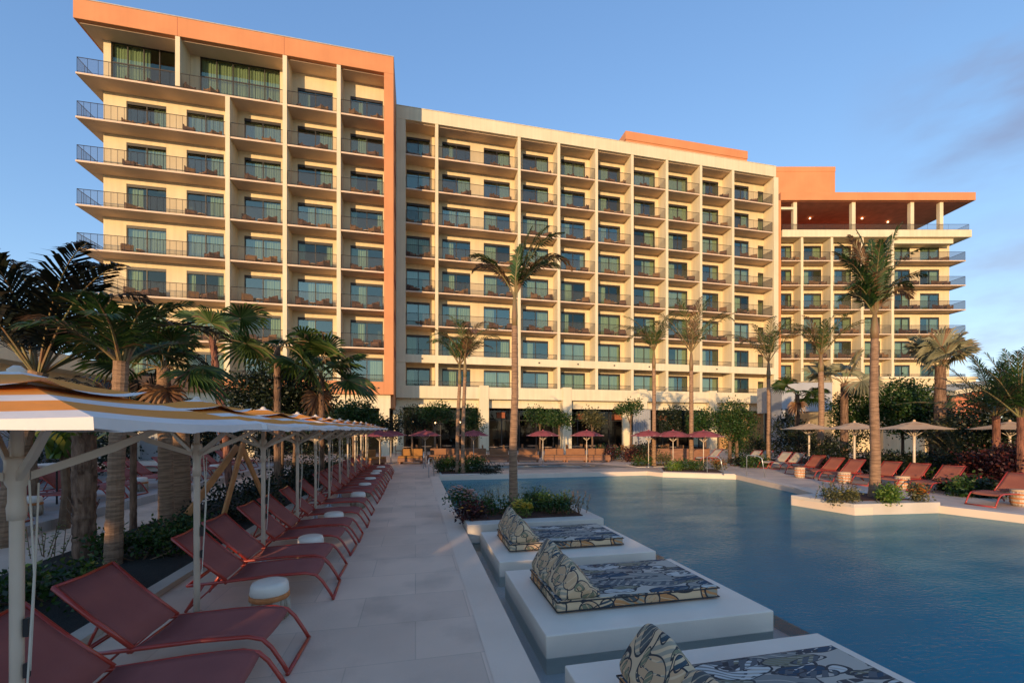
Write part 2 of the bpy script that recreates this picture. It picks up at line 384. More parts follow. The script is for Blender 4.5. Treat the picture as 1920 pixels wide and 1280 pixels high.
# tropical leaf print on the daybed fabric
def fabric(name, ground, inks, scale):
    m = mat(name, ground, 0.9, ground, 2)
    n, l = m.node_tree.nodes, m.node_tree.links
    p = n['Principled BSDF']
    tcn = n.new('ShaderNodeTexCoord')
    cur = None
    base = n.new('ShaderNodeRGB'); base.outputs[0].default_value = (*ground, 1)
    cur = base.outputs[0]
    wp = n.new('ShaderNodeTexNoise'); wp.inputs['Scale'].default_value = 2.2; wp.inputs['Detail'].default_value = 1
    l.new(tcn.outputs['Object'], wp.inputs['Vector'])
    off = n.new('ShaderNodeVectorMath'); off.operation = 'MULTIPLY_ADD'
    off.inputs[1].default_value = (0.16, 0.16, 0.16)
    l.new(wp.outputs['Color'], off.inputs[0]); l.new(tcn.outputs['Object'], off.inputs[2])
    for k, (ink, ang, st, th, sc) in enumerate(inks):
        th += .07
        mp = n.new('ShaderNodeMapping')
        mp.inputs['Rotation'].default_value = (ang * .6, ang * .4, ang)
        mp.inputs['Location'].default_value = (k * 3.7, k * 1.3, k * .7)
        mp.inputs['Scale'].default_value = st
        l.new(off.outputs[0], mp.inputs['Vector'])
        v = n.new('ShaderNodeTexVoronoi'); v.inputs['Scale'].default_value = sc * scale
        v.inputs['Randomness'].default_value = 0.9
        l.new(mp.outputs['Vector'], v.inputs['Vector'])
        lt = n.new('ShaderNodeMath'); lt.operation = 'LESS_THAN'; lt.inputs[1].default_value = th
        l.new(v.outputs['Distance'], lt.inputs[0])
        # keep only some leaves
        sep = n.new('ShaderNodeSeparateColor'); l.new(v.outputs['Color'], sep.inputs[0])
        g2 = n.new('ShaderNodeMath'); g2.operation = 'GREATER_THAN'; g2.inputs[1].default_value = 0.25
        l.new(sep.outputs[0], g2.inputs[0])
        a = n.new('ShaderNodeMath'); a.operation = 'MULTIPLY'; l.new(lt.outputs[0], a.inputs[0]); l.new(g2.outputs[0], a.inputs[1])
        # veins: fine stripes across some of the leaves
        w = n.new('ShaderNodeTexWave'); w.inputs['Scale'].default_value = 5 * scale; w.inputs['Distortion'].default_value = 0.6; w.inputs['Detail'].default_value = 1
        w.bands_direction = 'DIAGONAL'
        l.new(mp.outputs['Vector'], w.inputs['Vector'])
        g3 = n.new('ShaderNodeMath'); g3.operation = 'GREATER_THAN'; g3.inputs[1].default_value = (0.05, 0.42, 0.1)[k % 3]
        l.new(w.outputs['Fac'], g3.inputs[0])
        b = n.new('ShaderNodeMath'); b.operation = 'MULTIPLY'; l.new(a.outputs[0], b.inputs[0]); l.new(g3.outputs[0], b.inputs[1])
        # drawn outline round each leaf
        e1 = n.new('ShaderNodeMath'); e1.operation = 'GREATER_THAN'; e1.inputs[1].default_value = th - .035; l.new(v.outputs['Distance'], e1.inputs[0])
        e2 = n.new('ShaderNodeMath'); e2.operation = 'MULTIPLY'; l.new(e1.outputs[0], e2.inputs[0]); l.new(a.outputs[0], e2.inputs[1])
        mx = n.new('ShaderNodeMix'); mx.data_type = 'RGBA'
        l.new(b.outputs[0], mx.inputs[0]); l.new(cur, mx.inputs[6]); mx.inputs[7].default_value = (*ink, 1)
        m2 = n.new('ShaderNodeMix'); m2.data_type = 'RGBA'
        l.new(e2.outputs[0], m2.inputs[0]); l.new(mx.outputs[2], m2.inputs[6]); m2.inputs[7].default_value = (0.04, 0.04, 0.045, 1)
        cur = m2.outputs[2]
    l.new(cur, p.inputs['Base Color'])
fabric('print_cream', (0.66, 0.47, 0.28),
       [((0.52, 0.24, 0.09), 1.3, (1.4, 1.2, 1.5), 0.46, 1.3), ((0.34, 0.30, 0.22), 0.9, (1, 2.6, 1.3), 0.44, 1.5), ((0.09, 0.10, 0.10), 0.4, (1, 3.4, 1.2), 0.30, 2.3),
        ((0.56, 0.36, 0.20), 2.6, (1.2, 1.6, 1.4), 0.34, 2.0), ((0.04, 0.07, 0.09), 2.1, (1, 3.2, 1.4), 0.24, 1.9), ((0.20, 0.20, 0.12), 0.2, (1, 4.5, 1.3), 0.26, 2.8)], 1.0)
fabric('print_gray', (0.46, 0.41, 0.34),
       [((0.22, 0.22, 0.20), 1.3, (1, 2.4, 1.3), 0.46, 1.2), ((0.56, 0.56, 0.52), 0.4, (1, 3.0, 1.3), 0.38, 1.5), ((0.20, 0.19, 0.12), 0.9, (1, 4.0, 1.3), 0.36, 1.4),
        ((0.025, 0.06, 0.10), 2.1, (1, 3.0, 1.4), 0.34, 1.5), ((0.10, 0.11, 0.12), 2.5, (1, 4.2, 1.2), 0.36, 1.7), ((0.05, 0.05, 0.055), 2.8, (1, 4.2, 1.3), 0.24, 2.6)], 1.0)

# ------------------------------------------------------------------ mesh helpers
class MB:
    def __init__(s): s.v = []; s.f = []; s.m = []
    def add(s, vs, fs, mi=0):
        o = len(s.v); s.v.extend(vs)
        for f in fs: s.f.append(tuple(i + o for i in f)); s.m.append(mi)
        return s
    def box(s, x0, x1, y0, y1, z0, z1, mi=0):
        if x0 > x1: x0, x1 = x1, x0
        if y0 > y1: y0, y1 = y1, y0
        if z0 > z1: z0, z1 = z1, z0
        v = [(x0,y0,z0),(x1,y0,z0),(x1,y1,z0),(x0,y1,z0),(x0,y0,z1),(x1,y0,z1),(x1,y1,z1),(x0,y1,z1)]
        return s.add(v, [(3,2,1,0),(4,5,6,7),(0,1,5,4),(1,2,6,5),(2,3,7,6),(3,0,4,7)], mi)
    def tube(s, pts, r, n=8, mi=0, cap=True):
        P = [Vector(p) for p in pts]
        rs = r if isinstance(r, (list, tuple)) else [r] * len(P)
        vs = []; up = None
        for i, p in enumerate(P):
            t = (P[min(i+1, len(P)-1)] - P[max(i-1, 0)]).normalized()
            if up is None:
                up = Vector((0, 0, 1)) if abs(t.z) < .9 else Vector((1, 0, 0))
            a = t.cross(up)
            if a.length < 1e-4: a = t.cross(Vector((0, 1, 0)))
            a.normalize(); b = a.cross(t).normalized(); up = b
            for k in range(n):
                th = 2 * pi * k / n
                vs.append(tuple(p + (a * cos(th) + b * sin(th)) * rs[i]))
        fs = []
        for i in range(len(P) - 1):
            for k in range(n):
                k2 = (k + 1) % n
                fs.append((i*n+k, i*n+k2, (i+1)*n+k2, (i+1)*n+k))
        if cap:
            fs.append(tuple(range(n))[::-1]); fs.append(tuple((len(P)-1)*n + k for k in range(n)))
        return s.add(vs, fs, mi)
    def lathe(s, prof, n=24, c=(0, 0, 0), mi=0, caps=True):
        vs = []; fs = []
        for r, z in prof:
            for k in range(n):
                th = 2 * pi * k / n
                vs.append((c[0] + r * cos(th), c[1] + r * sin(th), c[2] + z))
        for i in range(len(prof) - 1):
            for k in range(n):
                k2 = (k + 1) % n
                fs.append((i*n+k, i*n+k2, (i+1)*n+k2, (i+1)*n+k))
        if caps:
            fs.append(tuple(range(n))[::-1]); fs.append(tuple((len(prof)-1)*n + k for k in range(n)))
        return s.add(vs, fs, mi)
    def prism(s, poly, z0, z1, mi=0):     # poly is counter-clockwise in xy
        k = len(poly)
        v = [(x, y, z0) for x, y in poly] + [(x, y, z1) for x, y in poly]
        fs = [tuple(range(k))[::-1], tuple(range(k, 2*k))] + [(i, (i+1) % k, k + (i+1) % k, k + i) for i in range(k)]
        return s.add(v, fs, mi)
    def build(s, name, mats, parent=None, smooth=False, bevel=0.0, loc=None):
        me = bpy.data.meshes.new(name)
        me.from_pydata(s.v, [], s.f)
        if not isinstance(mats, (list, tuple)): mats = [mats]
        for q in mats: me.materials.append(MATS[q])
        if len(mats) > 1: me.polygons.foreach_set('material_index', s.m)
        if smooth: me.polygons.foreach_set('use_smooth', [True] * len(s.f))
        me.update()
        ob = bpy.data.objects.new(name, me)
        COL.objects.link(ob)
        if parent: ob.parent = parent
        if loc: ob.location = loc
        if bevel:
            b = ob.modifiers.new('bevel', 'BEVEL'); b.width = bevel; b.segments = 2; b.limit_method = 'ANGLE'
        return ob
def tag(o, label=None, cat=None, group=None, kind=None):
    if label: o['label'] = label
    if cat: o['category'] = cat
    if group: o['group'] = group
    if kind: o['kind'] = kind
    return o
def empty(name, loc=(0, 0, 0), rz=0.0, label=None, cat=None, group=None):
    o = bpy.data.objects.new(name, None)
    o.empty_display_size = 0.3
    COL.objects.link(o); o.location = loc; o.rotation_euler = (0, 0, rz)
    return tag(o, label, cat, group)
def copy_tree(o, parent=None):
    c = o.copy(); COL.objects.link(c)
    if parent: c.parent = parent
    for ch in CH.get(o.name, [x for x in o.children]): copy_tree(ch, c)
    return c
CH = {}
def place(proto, used, loc, rz=0.0, label=None, group=None, sc=None):
    """first use takes the prototype itself, later uses are copies"""
    o = proto if not used else copy_tree(proto)
    used.append(o)
    o.location = loc; o.rotation_euler = (0, 0, rz)
    if sc: o.scale = (sc, sc, sc) if isinstance(sc, (int, float)) else sc
    if label: o['label'] = label
    if group: o['group'] = group
    return o
def ordw(i): return ['first','second','third','fourth','fifth','sixth','seventh','eighth','ninth','tenth','eleventh','twelfth','thirteenth','fourteenth','fifteenth','sixteenth','seventeenth','eighteenth','nineteenth','twentieth','twenty-first','twenty-second'][i]

# ------------------------------------------------------------------ setting
def sheet(name, outer, holes, z, m, zlow=None, label=None):
    polys = [[Vector((x, y, 0)) for x, y in outer]] + [[Vector((x, y, 0)) for x, y in h] for h in holes]
    tris = tessellate_polygon(polys)
    flat = [p for q in polys for p in q]
    mb = MB()
    fs = []
    for t in tris:
        a, b, c = (flat[i] for i in t)
        fs.append(tuple(t) if (b - a).cross(c - a).z > 0 else tuple(t)[::-1])
    mb.add([(p.x, p.y, z) for p in flat], fs)
    if zlow is not None:
        for q in polys:
            k = len(q)
            vs = [(p.x, p.y, z) for p in q] + [(p.x, p.y, zlow) for p in q]
            mb.add(vs, [(i, (i+1) % k, k + (i+1) % k, k + i) for i in range(k)])
    o = mb.build(name, m); o['kind'] = 'structure'
    return o
POOL = [(1, -9), (20, -9), (20, -2), (14.6, 7.3), (14.1, 8.9), (11.5, 9.15), (11.2, 10.8), (12.5, 10.9), (13.4, 12.8), (14.5, 17.0), (11.7, 18.6), (11.4, 19.5), (1, 19.5)]
SPA = [(2.2, 22.6), (10.5, 22.6), (8.5, 24.4), (2.2, 24.4)]
sheet('ground', [(-700, -500), (900, -500), (900, 1200), (-700, 1200)], [[(0, -10), (21, -10), (21, 25), (0, 25)]], -0.03, 'ground_earth')
sheet('pool_deck', [(-3.15, -14), (34, -14), (34, 25.2), (60, 25.2), (60, 42), (-24, 42), (-24, 30), (-3.15, 30)], [POOL, SPA], 0.0, 'pale_paving', -0.03)
# lower strip of tan paving at the far side of the pool
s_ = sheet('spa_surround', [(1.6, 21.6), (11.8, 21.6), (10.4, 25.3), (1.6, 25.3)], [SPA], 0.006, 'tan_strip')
bas = MB()
k = len(POOL)
fl = tessellate_polygon([[Vector((x, y, 0)) for x, y in POOL]])
bas.add([(x, y, -1.45) for x, y in POOL], [tuple(t) for t in fl])
bas.add([(x, y, -0.001) for x, y in POOL] + [(x, y, -1.45) for x, y in POOL], [(i, k + i, k + (i+1) % k, (i+1) % k) for i in range(k)])
bas.build('pool_basin', 'pool_plaster')['kind'] = 'structure'
# white coping band down to the water line
cop = MB()
for i in range(k):
    (xa, ya), (xb, yb) = POOL[i], POOL[(i+1) % k]
    dx, dy = xb - xa, yb - ya; L = math.hypot(dx, dy); nx, ny = -dy / L, dx / L   # inwards
    q = 0.012
    cop.add([(xa + nx*q, ya + ny*q, -0.30), (xb + nx*q, yb + ny*q, -0.30), (xb + nx*q, yb + ny*q, 0.004), (xa + nx*q, ya + ny*q, 0.004),
             (xb - nx*.36, yb - ny*.36, 0.004), (xa - nx*.36, ya - ny*.36, 0.004)], [(0, 1, 2, 3), (3, 2, 4, 5)])
cop.build('pool_coping', 'coping_stone')['kind'] = 'structure'
sh = MB()
sh.box(1.012, 4.35, -9, 8.57, -1.44, -0.36)
sh.build('pool_shelf', 'shelf_plaster')['kind'] = 'structure'
stp = MB()
for i in range(3):
    a0 = (15.1 - i * 0.45, 6.9); 
    stp.prism([(12.9 - i*.5, 6.1 - i*.15), (15.5 - i*.6, 1.0), (18.9, 1.0), (14.5, 7.25)], -1.44 + 0.0, -0.42 - 0.2 * i - i * .004)
stp.build('pool_steps', 'shelf_plaster')['kind'] = 'structure'
DEEP = [(4.35, -9)] + POOL[1:-1] + [(1, 19.5), (1, 8.6), (4.35, 8.6)]
wt = MB(); dl = tessellate_polygon([[Vector((x, y, 0)) for x, y in DEEP]])
wt.add([(x, y, -0.2) for x, y in DEEP], [tuple(t_) if (Vector(DEEP[t_[1]]) - Vector(DEEP[t_[0]])).cross(Vector(DEEP[t_[2]]) - Vector(DEEP[t_[0]])) > 0 else tuple(t_)[::-1] for t_ in dl])
wt.build('pool_water', 'pool_water')['kind'] = 'structure'
wt = MB(); wt.add([(1, -9, -.2), (4.35, -9, -.2), (4.35, 8.6, -.2), (1, 8.6, -.2)], [(0, 1, 2, 3)])
wt.build('pool_water', 'shallow_water')['kind'] = 'structure'
wt = MB(); wt.add([(x, y, -0.10) for x, y in SPA], [(0, 1, 2, 3)])
wt.build('spa_water', 'shallow_water')['kind'] = 'structure'
wt = MB(); wt.add([(x, y, -0.5) for x, y in SPA] + [(x, y, 0.0) for x, y in SPA], [(0, 1, 2, 3)] + [(i, (i+1) % 4, 4+(i+1) % 4, 4+i) for i in range(4)])
wt.build('spa_basin', 'roof_membrane')['kind'] = 'structure'

b = MB(); b.box(-5.7, -3.35, -6, 26, -0.03, 0.05); b.build('planting_bed', 'dark_soil')['kind'] = 'structure'
b = MB(); b.box(-3.35, -3.15, -6, 26, -0.03, 0.07); b.build('bed_kerb', 'concrete_bench')['kind'] = 'structure'
b = MB(); b.box(-7.4, -5.7, -6, 30, -0.03, 0.012); b.build('garden_path', 'pale_paving')['kind'] = 'structure'
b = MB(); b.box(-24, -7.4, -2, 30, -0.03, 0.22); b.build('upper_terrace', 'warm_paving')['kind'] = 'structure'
b = MB(); b.prism([(15.4, 8.0), (17.3, 6.2), (33, 5), (40, 25), (20.6, 25), (21.2, 20), (21.0, 17.5), (19.8, 13.6)], 0.0, 0.05)
BEDR = b.build('garden_bed', 'dark_soil'); BEDR['kind'] = 'structure'
BEDR.location.x = 2.2

# ------------------------------------------------------------------ hotel wings
DP = 1.5      # depth of the balconies
def window(parent, x0, x1, z0, z1, y, rng, split=2, transom=None, label=None):
    """window in a wall whose outer face is at y, looking towards -y"""
    f = MB(); t = 0.055; yy0, yy1 = y + 0.05, y + 0.13
    hd = .20 if z1 - z0 < 3 else .08
    f.box(x0, x1, yy0 - .02, yy1, z1 - hd, z1); f.box(x0, x1, yy0, yy1, z0, z0 + t)
    f.box(x0, x0 + t, yy0, yy1, z0 + t, z1 - hd); f.box(x1 - t, x1, yy0, yy1, z0 + t, z1 - hd)
    for i in range(1, split):
        xm = x0 + (x1 - x0) * i / split
        f.box(xm - t * .6, xm + t * .6, yy0 - .003, yy1 + .003, z0 + t, z1 - hd)
    if transom:
        f.box(x0 + t, x1 - t, yy0 + .004, yy1 - .004, transom - .035, transom + .035)
    fo = f.build('window', 'window_frame', parent)
    if label: fo['label'] = label
    p = MB(); p.add([(x0 + t*.5, y + .09, z0 + t*.5), (x1 - t*.5, y + .09, z0 + t*.5), (x1 - t*.5, y + .09, z1 - t*.5), (x0 + t*.5, y + .09, z1 - t*.5)], [(0, 1, 2, 3)])
    p.build('pane', 'window_glass', fo)
    # curtain behind part of the glass
    w = x1 - x0
    mode = rng.random()
    spans = []
    if mode < .30: spans = [(0, .48 + rng.uniform(-.15, .1))]
    elif mode < .58: spans = [(.52 + rng.uniform(-.12, .15), 1)]
    elif mode < .9: spans = [(0, 1)]
    else: spans = [(0, .2), (.8, 1)]
    if w < 1.2: spans = [(0, .5)] if mode < .5 else []
    if spans:
        c = MB()
        for a, bb in spans:
            xa, xb = x0 + w * a + .03, x0 + w * bb - .03
            nn = max(6, int((xb - xa) / .055)); vs = []; fs = []
            ph = rng.uniform(0, 6)
            for i in range(nn + 1):
                x = xa + (xb - xa) * i / nn
                yq = y + .30 + .035 * sin(i * 1.9 + ph) + .02 * sin(i * .7 + ph)
                vs += [(x, yq, z0 + .03), (x, yq, z1 - .02)]
            for i in range(nn): fs.append((2*i, 2*i+2, 2*i+3, 2*i+1))
            c.add(vs, fs)
        c.build('curtain', 'curtain', fo)
    return fo
def railing(parent, path, z, pick=None, dark=False, h=1.08):
    """railing along a polyline at floor height z"""
    m = MB()
    for (xa, ya), (xb, yb) in zip(path[:-1], path[1:]):
        L = math.hypot(xb - xa, yb - ya); n = max(1, int(L / (pick or 1.9)))
        m.tube([(xa, ya, z + h), (xb, yb, z + h)], 0.022, 6)
        m.tube([(xa, ya, z + .09), (xb, yb, z + .09)], 0.014, 6)
        for i in range(n + 1):
            x, y = xa + (xb - xa) * i / n, ya + (yb - ya) * i / n
            m.tube([(x, y, z + .0), (x, y, z + h)], 0.013, 4)
        m.add([(xa, ya, z + .1), (xb, yb, z + .1), (xb, yb, z + h - .02), (xa, ya, z + h - .02)], [(0, 1, 2, 3)], 1)
    return m.build('balcony_railing', ['dark_metal', 'mesh_panel_dark' if dark else 'mesh_panel'], parent)
def wall_with_openings(parent, name, m, x0, x1, y, th, rows):
    """rows: list of (zlo, zhi, [(xa, xb, wz0, wz1)])"""
    w = MB()
    for zlo, zhi, wins in rows:
        wins = sorted(wins); x = x0
        for xa, xb, a, bb in wins:
            if xa - x > .01: w.box(x, xa, y, y + th, zlo, zhi)
            if bb < zhi - .005: w.box(xa, xb, y, y + th, bb, zhi)
            if a > zlo + .005: w.box(xa, xb, y, y + th, zlo, a)
            x = xb
        if x1 - x > .01: w.box(x, x1, y, y + th, zlo, zhi)
    return w.build(name, m, parent)
CHAIR_SPOTS = []    # balcony seats, filled while the wings are built: (world point, wing word, row, column)

def onY(px, Y):
    t = (px - 960) / 800; d = Y / (cos(YAW) - sin(YAW) * t); return (sin(YAW) + cos(YAW) * t) * d

def wxs(pairs, Y): return [(round(onY(a, Y), 2), round(onY(b, Y), 2)) for a, b in pairs]
# ---- west wing with the orange frame
rng = random.Random(3)
XL0, YL = -23.4, 36.1
west = empty('hotel_wing', (XL0, YL, 0), 0, 'tall hotel wing inside an orange stucco frame, nearest and leftmost', 'hotel wing', 'wings of the hotel')
def wx(x): return x - XL0
TH = 0.13
floorsW = [27.2, 24.1, 21.0, 17.9, 14.8, 11.7, 8.6, 5.5]
wins_reg = wxs([(237, 312), (350, 420), (458, 527), (558, 624), (657, 718)], YL + DP)
rows = []
for i, z in enumerate(floorsW):
    ztop = floorsW[i-1] if i else 31.05
    if i == 0:
        ops = [(wxs([(208, 357)], YL + DP)[0] + (z + TH, 31.02)), (wxs([(375, 525)], YL + DP)[0] + (z + TH, 31.02))] + [(a, b_, z + TH, z + TH + 2.5) for a, b_ in wins_reg[3:]]
    else:
        ops = [(a, b_, z + TH, z + TH + 2.5) for a, b_ in wins_reg]
    rows.append((z + TH, ztop, [(wx(a), wx(b_), p, q) for a, b_, p, q in ops]))
    if i: pass
wall_with_openings(west, 'wall', 'cream_stucco', wx(-22.6), wx(-2.4), DP, .25, rows)
b = MB(); b.box(wx(-22.6), wx(-22.35), (DP + .251), 14, 3.9, 31.0); b.build('wall', 'cream_stucco', west)
b = MB(); b.box(wx(-1.99), wx(-1.74), .752, 14, 3.9, 31.04)
b.build('wall', 'orange_stucco', west)
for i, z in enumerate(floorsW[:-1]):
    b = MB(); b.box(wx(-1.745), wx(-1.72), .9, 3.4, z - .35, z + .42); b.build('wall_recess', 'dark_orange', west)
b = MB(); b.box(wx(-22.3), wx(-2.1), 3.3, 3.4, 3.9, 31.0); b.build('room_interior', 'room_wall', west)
# slabs
for i, z in enumerate(floorsW[:-1]):
    b = MB()
    b.box(wx(-23.4), wx(-14.0), 0.04, DP, z, z + TH)
    b.box(wx(-23.4), wx(-22.62), DP, 4.5, z, z + TH)
    if i == 0: b.box(wx(-14.0), wx(-10.02), 0.04, DP, z, z + TH)
    b.build('balcony_slab', 'soffit', west, bevel=.01)
    spans = [(-13.65, -10.02), (-9.72, -6.10), (-5.80, -2.49)] if i else [(-9.72, -6.10), (-5.80, -2.49)]
    for a, b_ in spans:
        b = MB(); b.box(wx(a), wx(b_), 0.04, DP, z, z + TH); b.build('balcony_slab', 'soffit', west, bevel=.01)
        railing(west, [(wx(a) + .02, .10), (wx(b_) - .02, .10)], z + TH)
    if i == 0: railing(west, [(wx(-23.34), 4.4), (wx(-23.34), .10), (wx(-10.04), .10)], z + TH, pick=.62)
    else: railing(west, [(wx(-23.34), 4.4), (wx(-23.34), .10), (wx(-13.97), .10)], z + TH, pick=.40)
zb = floorsW[-1]
for a, b_ in [(-22.6, -14.0), (-13.65, -10.02), (-9.72, -6.10), (-5.80, -2.49)]:
    railing(west, [(wx(a) + .02, .10), (wx(b_) - .02, .10)], zb + TH + .15, h=.75)
b = MB(); b.box(wx(-22.6), wx(-2.49), .04, DP, zb - .02, zb + TH); b.build('balcony_slab', 'soffit', west)
# fins
for x, z1 in ((-13.82, 27.2), (-9.87, 31.05), (-5.95, 31.05)):
    b = MB(); b.box(wx(x - .15), wx(x + .15), 0.0, DP, zb + TH, z1); b.build('fin_wall', 'cream_band', west)
b = MB(); b.box(wx(-17.25), wx(-16.95), .0, DP, 27.4, 31.05); b.build('fin_wall', 'cream_band', west)
# frame: fascia with overhang, right upright, bottom band
b = MB(); b.box(wx(-23.5), wx(-1.74), -.02, 14, 31.06, 32.45); b.build('roof_fascia', 'orange_stucco', west, bevel=.02)
b = MB()
for xs in (-17.1, -9.9): b.box(wx(xs) - .012, wx(xs) + .012, -.024, -.018, 31.06, 32.45)
b.build('fascia_joint', 'dark_orange', west)
b = MB(); b.box(wx(-23.52), wx(-1.72), -.04, 14.02, 32.451, 32.52); b.build('roof', 'roof_membrane', west)
b = MB(); b.box(wx(-23.3), wx(-1.95), .3, 13.5, 31.0, 31.055); b.build('roof_soffit', 'soffit', west)
b = MB(); b.box(wx(-2.49), wx(-1.74), -.02, .75, 4.95, 31.06); b.build('frame_upright', 'orange_stucco', west, bevel=.02)
b = MB(); b.box(wx(-22.8), wx(-2.492), -.02, .75, 4.95, 5.98); b.build('frame_base', 'orange_stucco', west, bevel=.02)
b = MB(); b.box(wx(-22.6), wx(-2.0), .3, .6, 3.85, 4.95); b.build('lower_band', 'cream_band', west)
b = MB(); b.box(wx(-22.4), wx(-2.0), .602, 13.8, 4.0, 4.9); b.build('lower_ceiling', 'soffit', west)
for x in (-21.5, -12.5, -2.5):
    b = MB(); b.box(wx(x - .4), wx(x + .4), .3, 1.1, 0, 3.85); b.build('column', 'cream_band', west)
g = MB(); g.add([(wx(-22.4), 3.2, 0), (wx(-2), 3.2, 0), (wx(-2), 3.2, 4), (wx(-22.4), 3.2, 4)], [(0, 1, 2, 3)]); g.build('shop_glazing', 'shop_glass', west)
g = MB(); g.box(wx(-22.4), wx(-2), 8, 8.2, 0, 4.4); g.build('ground_floor_interior', 'room_dark', west)
b = MB(); b.box(wx(-3.0), wx(-2.84), -.05, .02, 5.42, 5.52); b.build('wall_lamp', 'black_plastic', west)
for r_, (zlo, zhi, ops) in enumerate(rows):
    for c_, (xa, xb, p, q) in enumerate(sorted(ops)):
        if xb - xa > 4: window(west, xa, xb, p, q, DP, rng, split=5, transom=p + 2.2)
        else: window(west, xa, xb, p, q, DP, rng)
for r_, z in enumerate(floorsW):
    for c_, (a, b_) in enumerate(wins_reg):
        CHAIR_SPOTS.append(((a + b_) / 2, YL + .95, z + TH, 'orange-framed wing', r_, c_, 0.0, b_ - a))

# ---- central wing
XC0, YC = -1.7, 39.8
cen = empty('hotel_wing', (XC0, YC, 0), 0, 'long cream hotel wing of stacked balconies in the middle', 'hotel wing', 'wings of the hotel')
def cx(x): return x - XC0
floorsC = [27.0, 23.9, 20.8, 17.7, 14.6, 11.5, 8.4, 5.3]
winC = wxs([(762, 806), (829, 882), (907, 956), (980, 1028), (1052, 1097), (1121, 1163), (1188, 1228), (1253, 1289), (1316, 1347), (1375, 1404)], YC + DP)
WN = wxs([(1421, 1433)], YC + DP)[0]
finC = [1.91, 9.72, 13.72, 17.7, 21.62, 25.58, 29.62, 33.58]
rows = []
for i, z in enumerate(floorsC):
    ztop = floorsC[i-1] if i else 30.2
    ops = [(cx(a), cx(b_), z + TH, z + TH + 2.5) for a, b_ in winC] + [(cx(WN[0]), cx(min(WN[1], 38.9)), z + TH, z + TH + 2.15)]
    rows.append((z + TH, ztop, ops))
XW1 = 39.1
wall_with_openings(cen, 'wall', 'cream_stucco', cx(-1.7), cx(XW1), DP, .25, rows)
b = MB(); b.box(cx(-1.7), cx(XW1), (DP + .251), 14, 30.2, 31.2); b.build('roof', 'roof_membrane', cen)
b = MB(); b.box(cx(-1.7), cx(XW1), -.02, 2.05, 30.15, 31.3); b.box(cx(-1.7), cx(XW1), -.05, 2.1, 31.302, 31.36); b.build('roof_fascia', 'cream_band', cen, bevel=.01)
b = MB(); b.box(cx(-1.7), cx(XW1 - .05), .25, DP, 30.08, 30.148); b.build('roof_soffit', 'soffit', cen)
b = MB(); b.box(cx(XW1 - .25), cx(XW1), (DP + .251), 14, 0, 30.2); b.build('wall', 'cream_stucco', cen)
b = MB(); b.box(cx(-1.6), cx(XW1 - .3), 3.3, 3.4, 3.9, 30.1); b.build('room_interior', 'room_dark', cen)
for x in finC:
    b = MB(); b.box(cx(x - .14), cx(x + .14), 0, DP, 8.92, 30.15); b.build('fin_wall', 'cream_band', cen)
    b = MB(); b.box(cx(x - .14), cx(x + .14), 0, DP, 6.06, 8.2); b.build('fin_wall', 'cream_band', cen)
b = MB(); b.box(cx(-1.7), cx(-.87), 0, DP, 6.06, 30.15); b.build('end_wall', 'cream_band', cen)
b = MB(); b.box(cx(38.86), cx(39.45), .02, 2.1, 6.06, 30.15); b.build('end_wall', 'cream_band', cen)
edges = [-.86] + finC + [38.75]
for i, z in enumerate(floorsC):
    for j in range(len(edges) - 1):
        a = edges[j] + (.14 if j else 0); e = edges[j+1] - (.14 if j < len(edges) - 2 else 0)
        if i < 6:
            b = MB(); b.box(cx(a), cx(e), 0.05, DP, z, z + TH); b.build('balcony_slab', 'soffit', cen, bevel=.01)
            pth = [(cx(a) + .02, .10), (cx(e) - .02, .10)]
            if j == len(edges) - 2: pth.append((cx(e) - .02, (DP - .02)))
            railing(cen, pth, z + TH)
        else:
            zz = 8.4 if i == 6 else 5.4
            b = MB(); b.box(cx(a), cx(e), 0.35, DP, zz, zz + TH); b.build('balcony_slab', 'soffit', cen)
            railing(cen, [(cx(a) + .02, .12), (cx(e) - .02, .12)], (8.92 if i == 6 else 6.06), h=.5)
b = MB(); b.box(cx(-1.7), cx(39.0), -.04, .35, 8.2, 8.92); b.build('parapet_band', 'cream_band', cen)
b = MB(); b.box(cx(-1.7), cx(40.0), -.35, .35, 4.95, 6.06); b.build('podium_band', 'cream_band', cen, bevel=.015)
b = MB(); b.box(cx(-1.7), cx(40.0), .25, .6, 4.15, 4.948); b.build('lower_band', 'cream_band', cen)
b = MB(); b.box(cx(-1.7), cx(40.0), .602, 9, 4.3, 4.9); b.build('lower_ceiling', 'soffit', cen)
for x in (.6, 11.7, 15.7, 19.6, 23.5, 31.5):
    b = MB(); b.box(cx(x - .08), cx(x + .08), -.08, -.038, 8.5, 8.62); b.build('wall_lamp', 'black_plastic', cen)
for x in (-1.5, 6.25, 14.45, 22.6, 30.8, 39.2):
    b = MB(); b.box(cx(x - .45), cx(x + .45), -.42, .5, 0, 6.2 if x > 0 else 4.2); b.build('column', 'cream_band', cen, bevel=.015)
for a, e in ((-1.0, 5.8), (6.7, 14.0), (14.9, 22.1), (23.1, 30.3), (31.3, 38.7)):
    f = MB(); w = e - a
    for i in range(5):
        x = a + w * i / 4; f.box(cx(x) - .05, cx(x) + .05, 2.6, 2.72, 0, 4.3)
    f.box(cx(a), cx(e), 2.61, 2.71, 3.0, 3.08)
    fo = f.build('shop_window', 'window_frame', cen)
    g = MB(); g.add([(cx(a), 2.66, 0), (cx(e), 2.66, 0), (cx(e), 2.66, 4.3), (cx(a), 2.66, 4.3)], [(0, 1, 2, 3)]); g.build('pane', 'shop_glass', fo)
g = MB(); g.box(cx(-1.6), cx(34.5), 8, 8.2, 0, 4.4); g.build('ground_floor_interior', 'room_dark', cen)
g = MB(); g.box(cx(32.6), cx(38.6), 1.2, 1.35, 0, 3.9); g.build('timber_screen', 'wood_slats', cen)
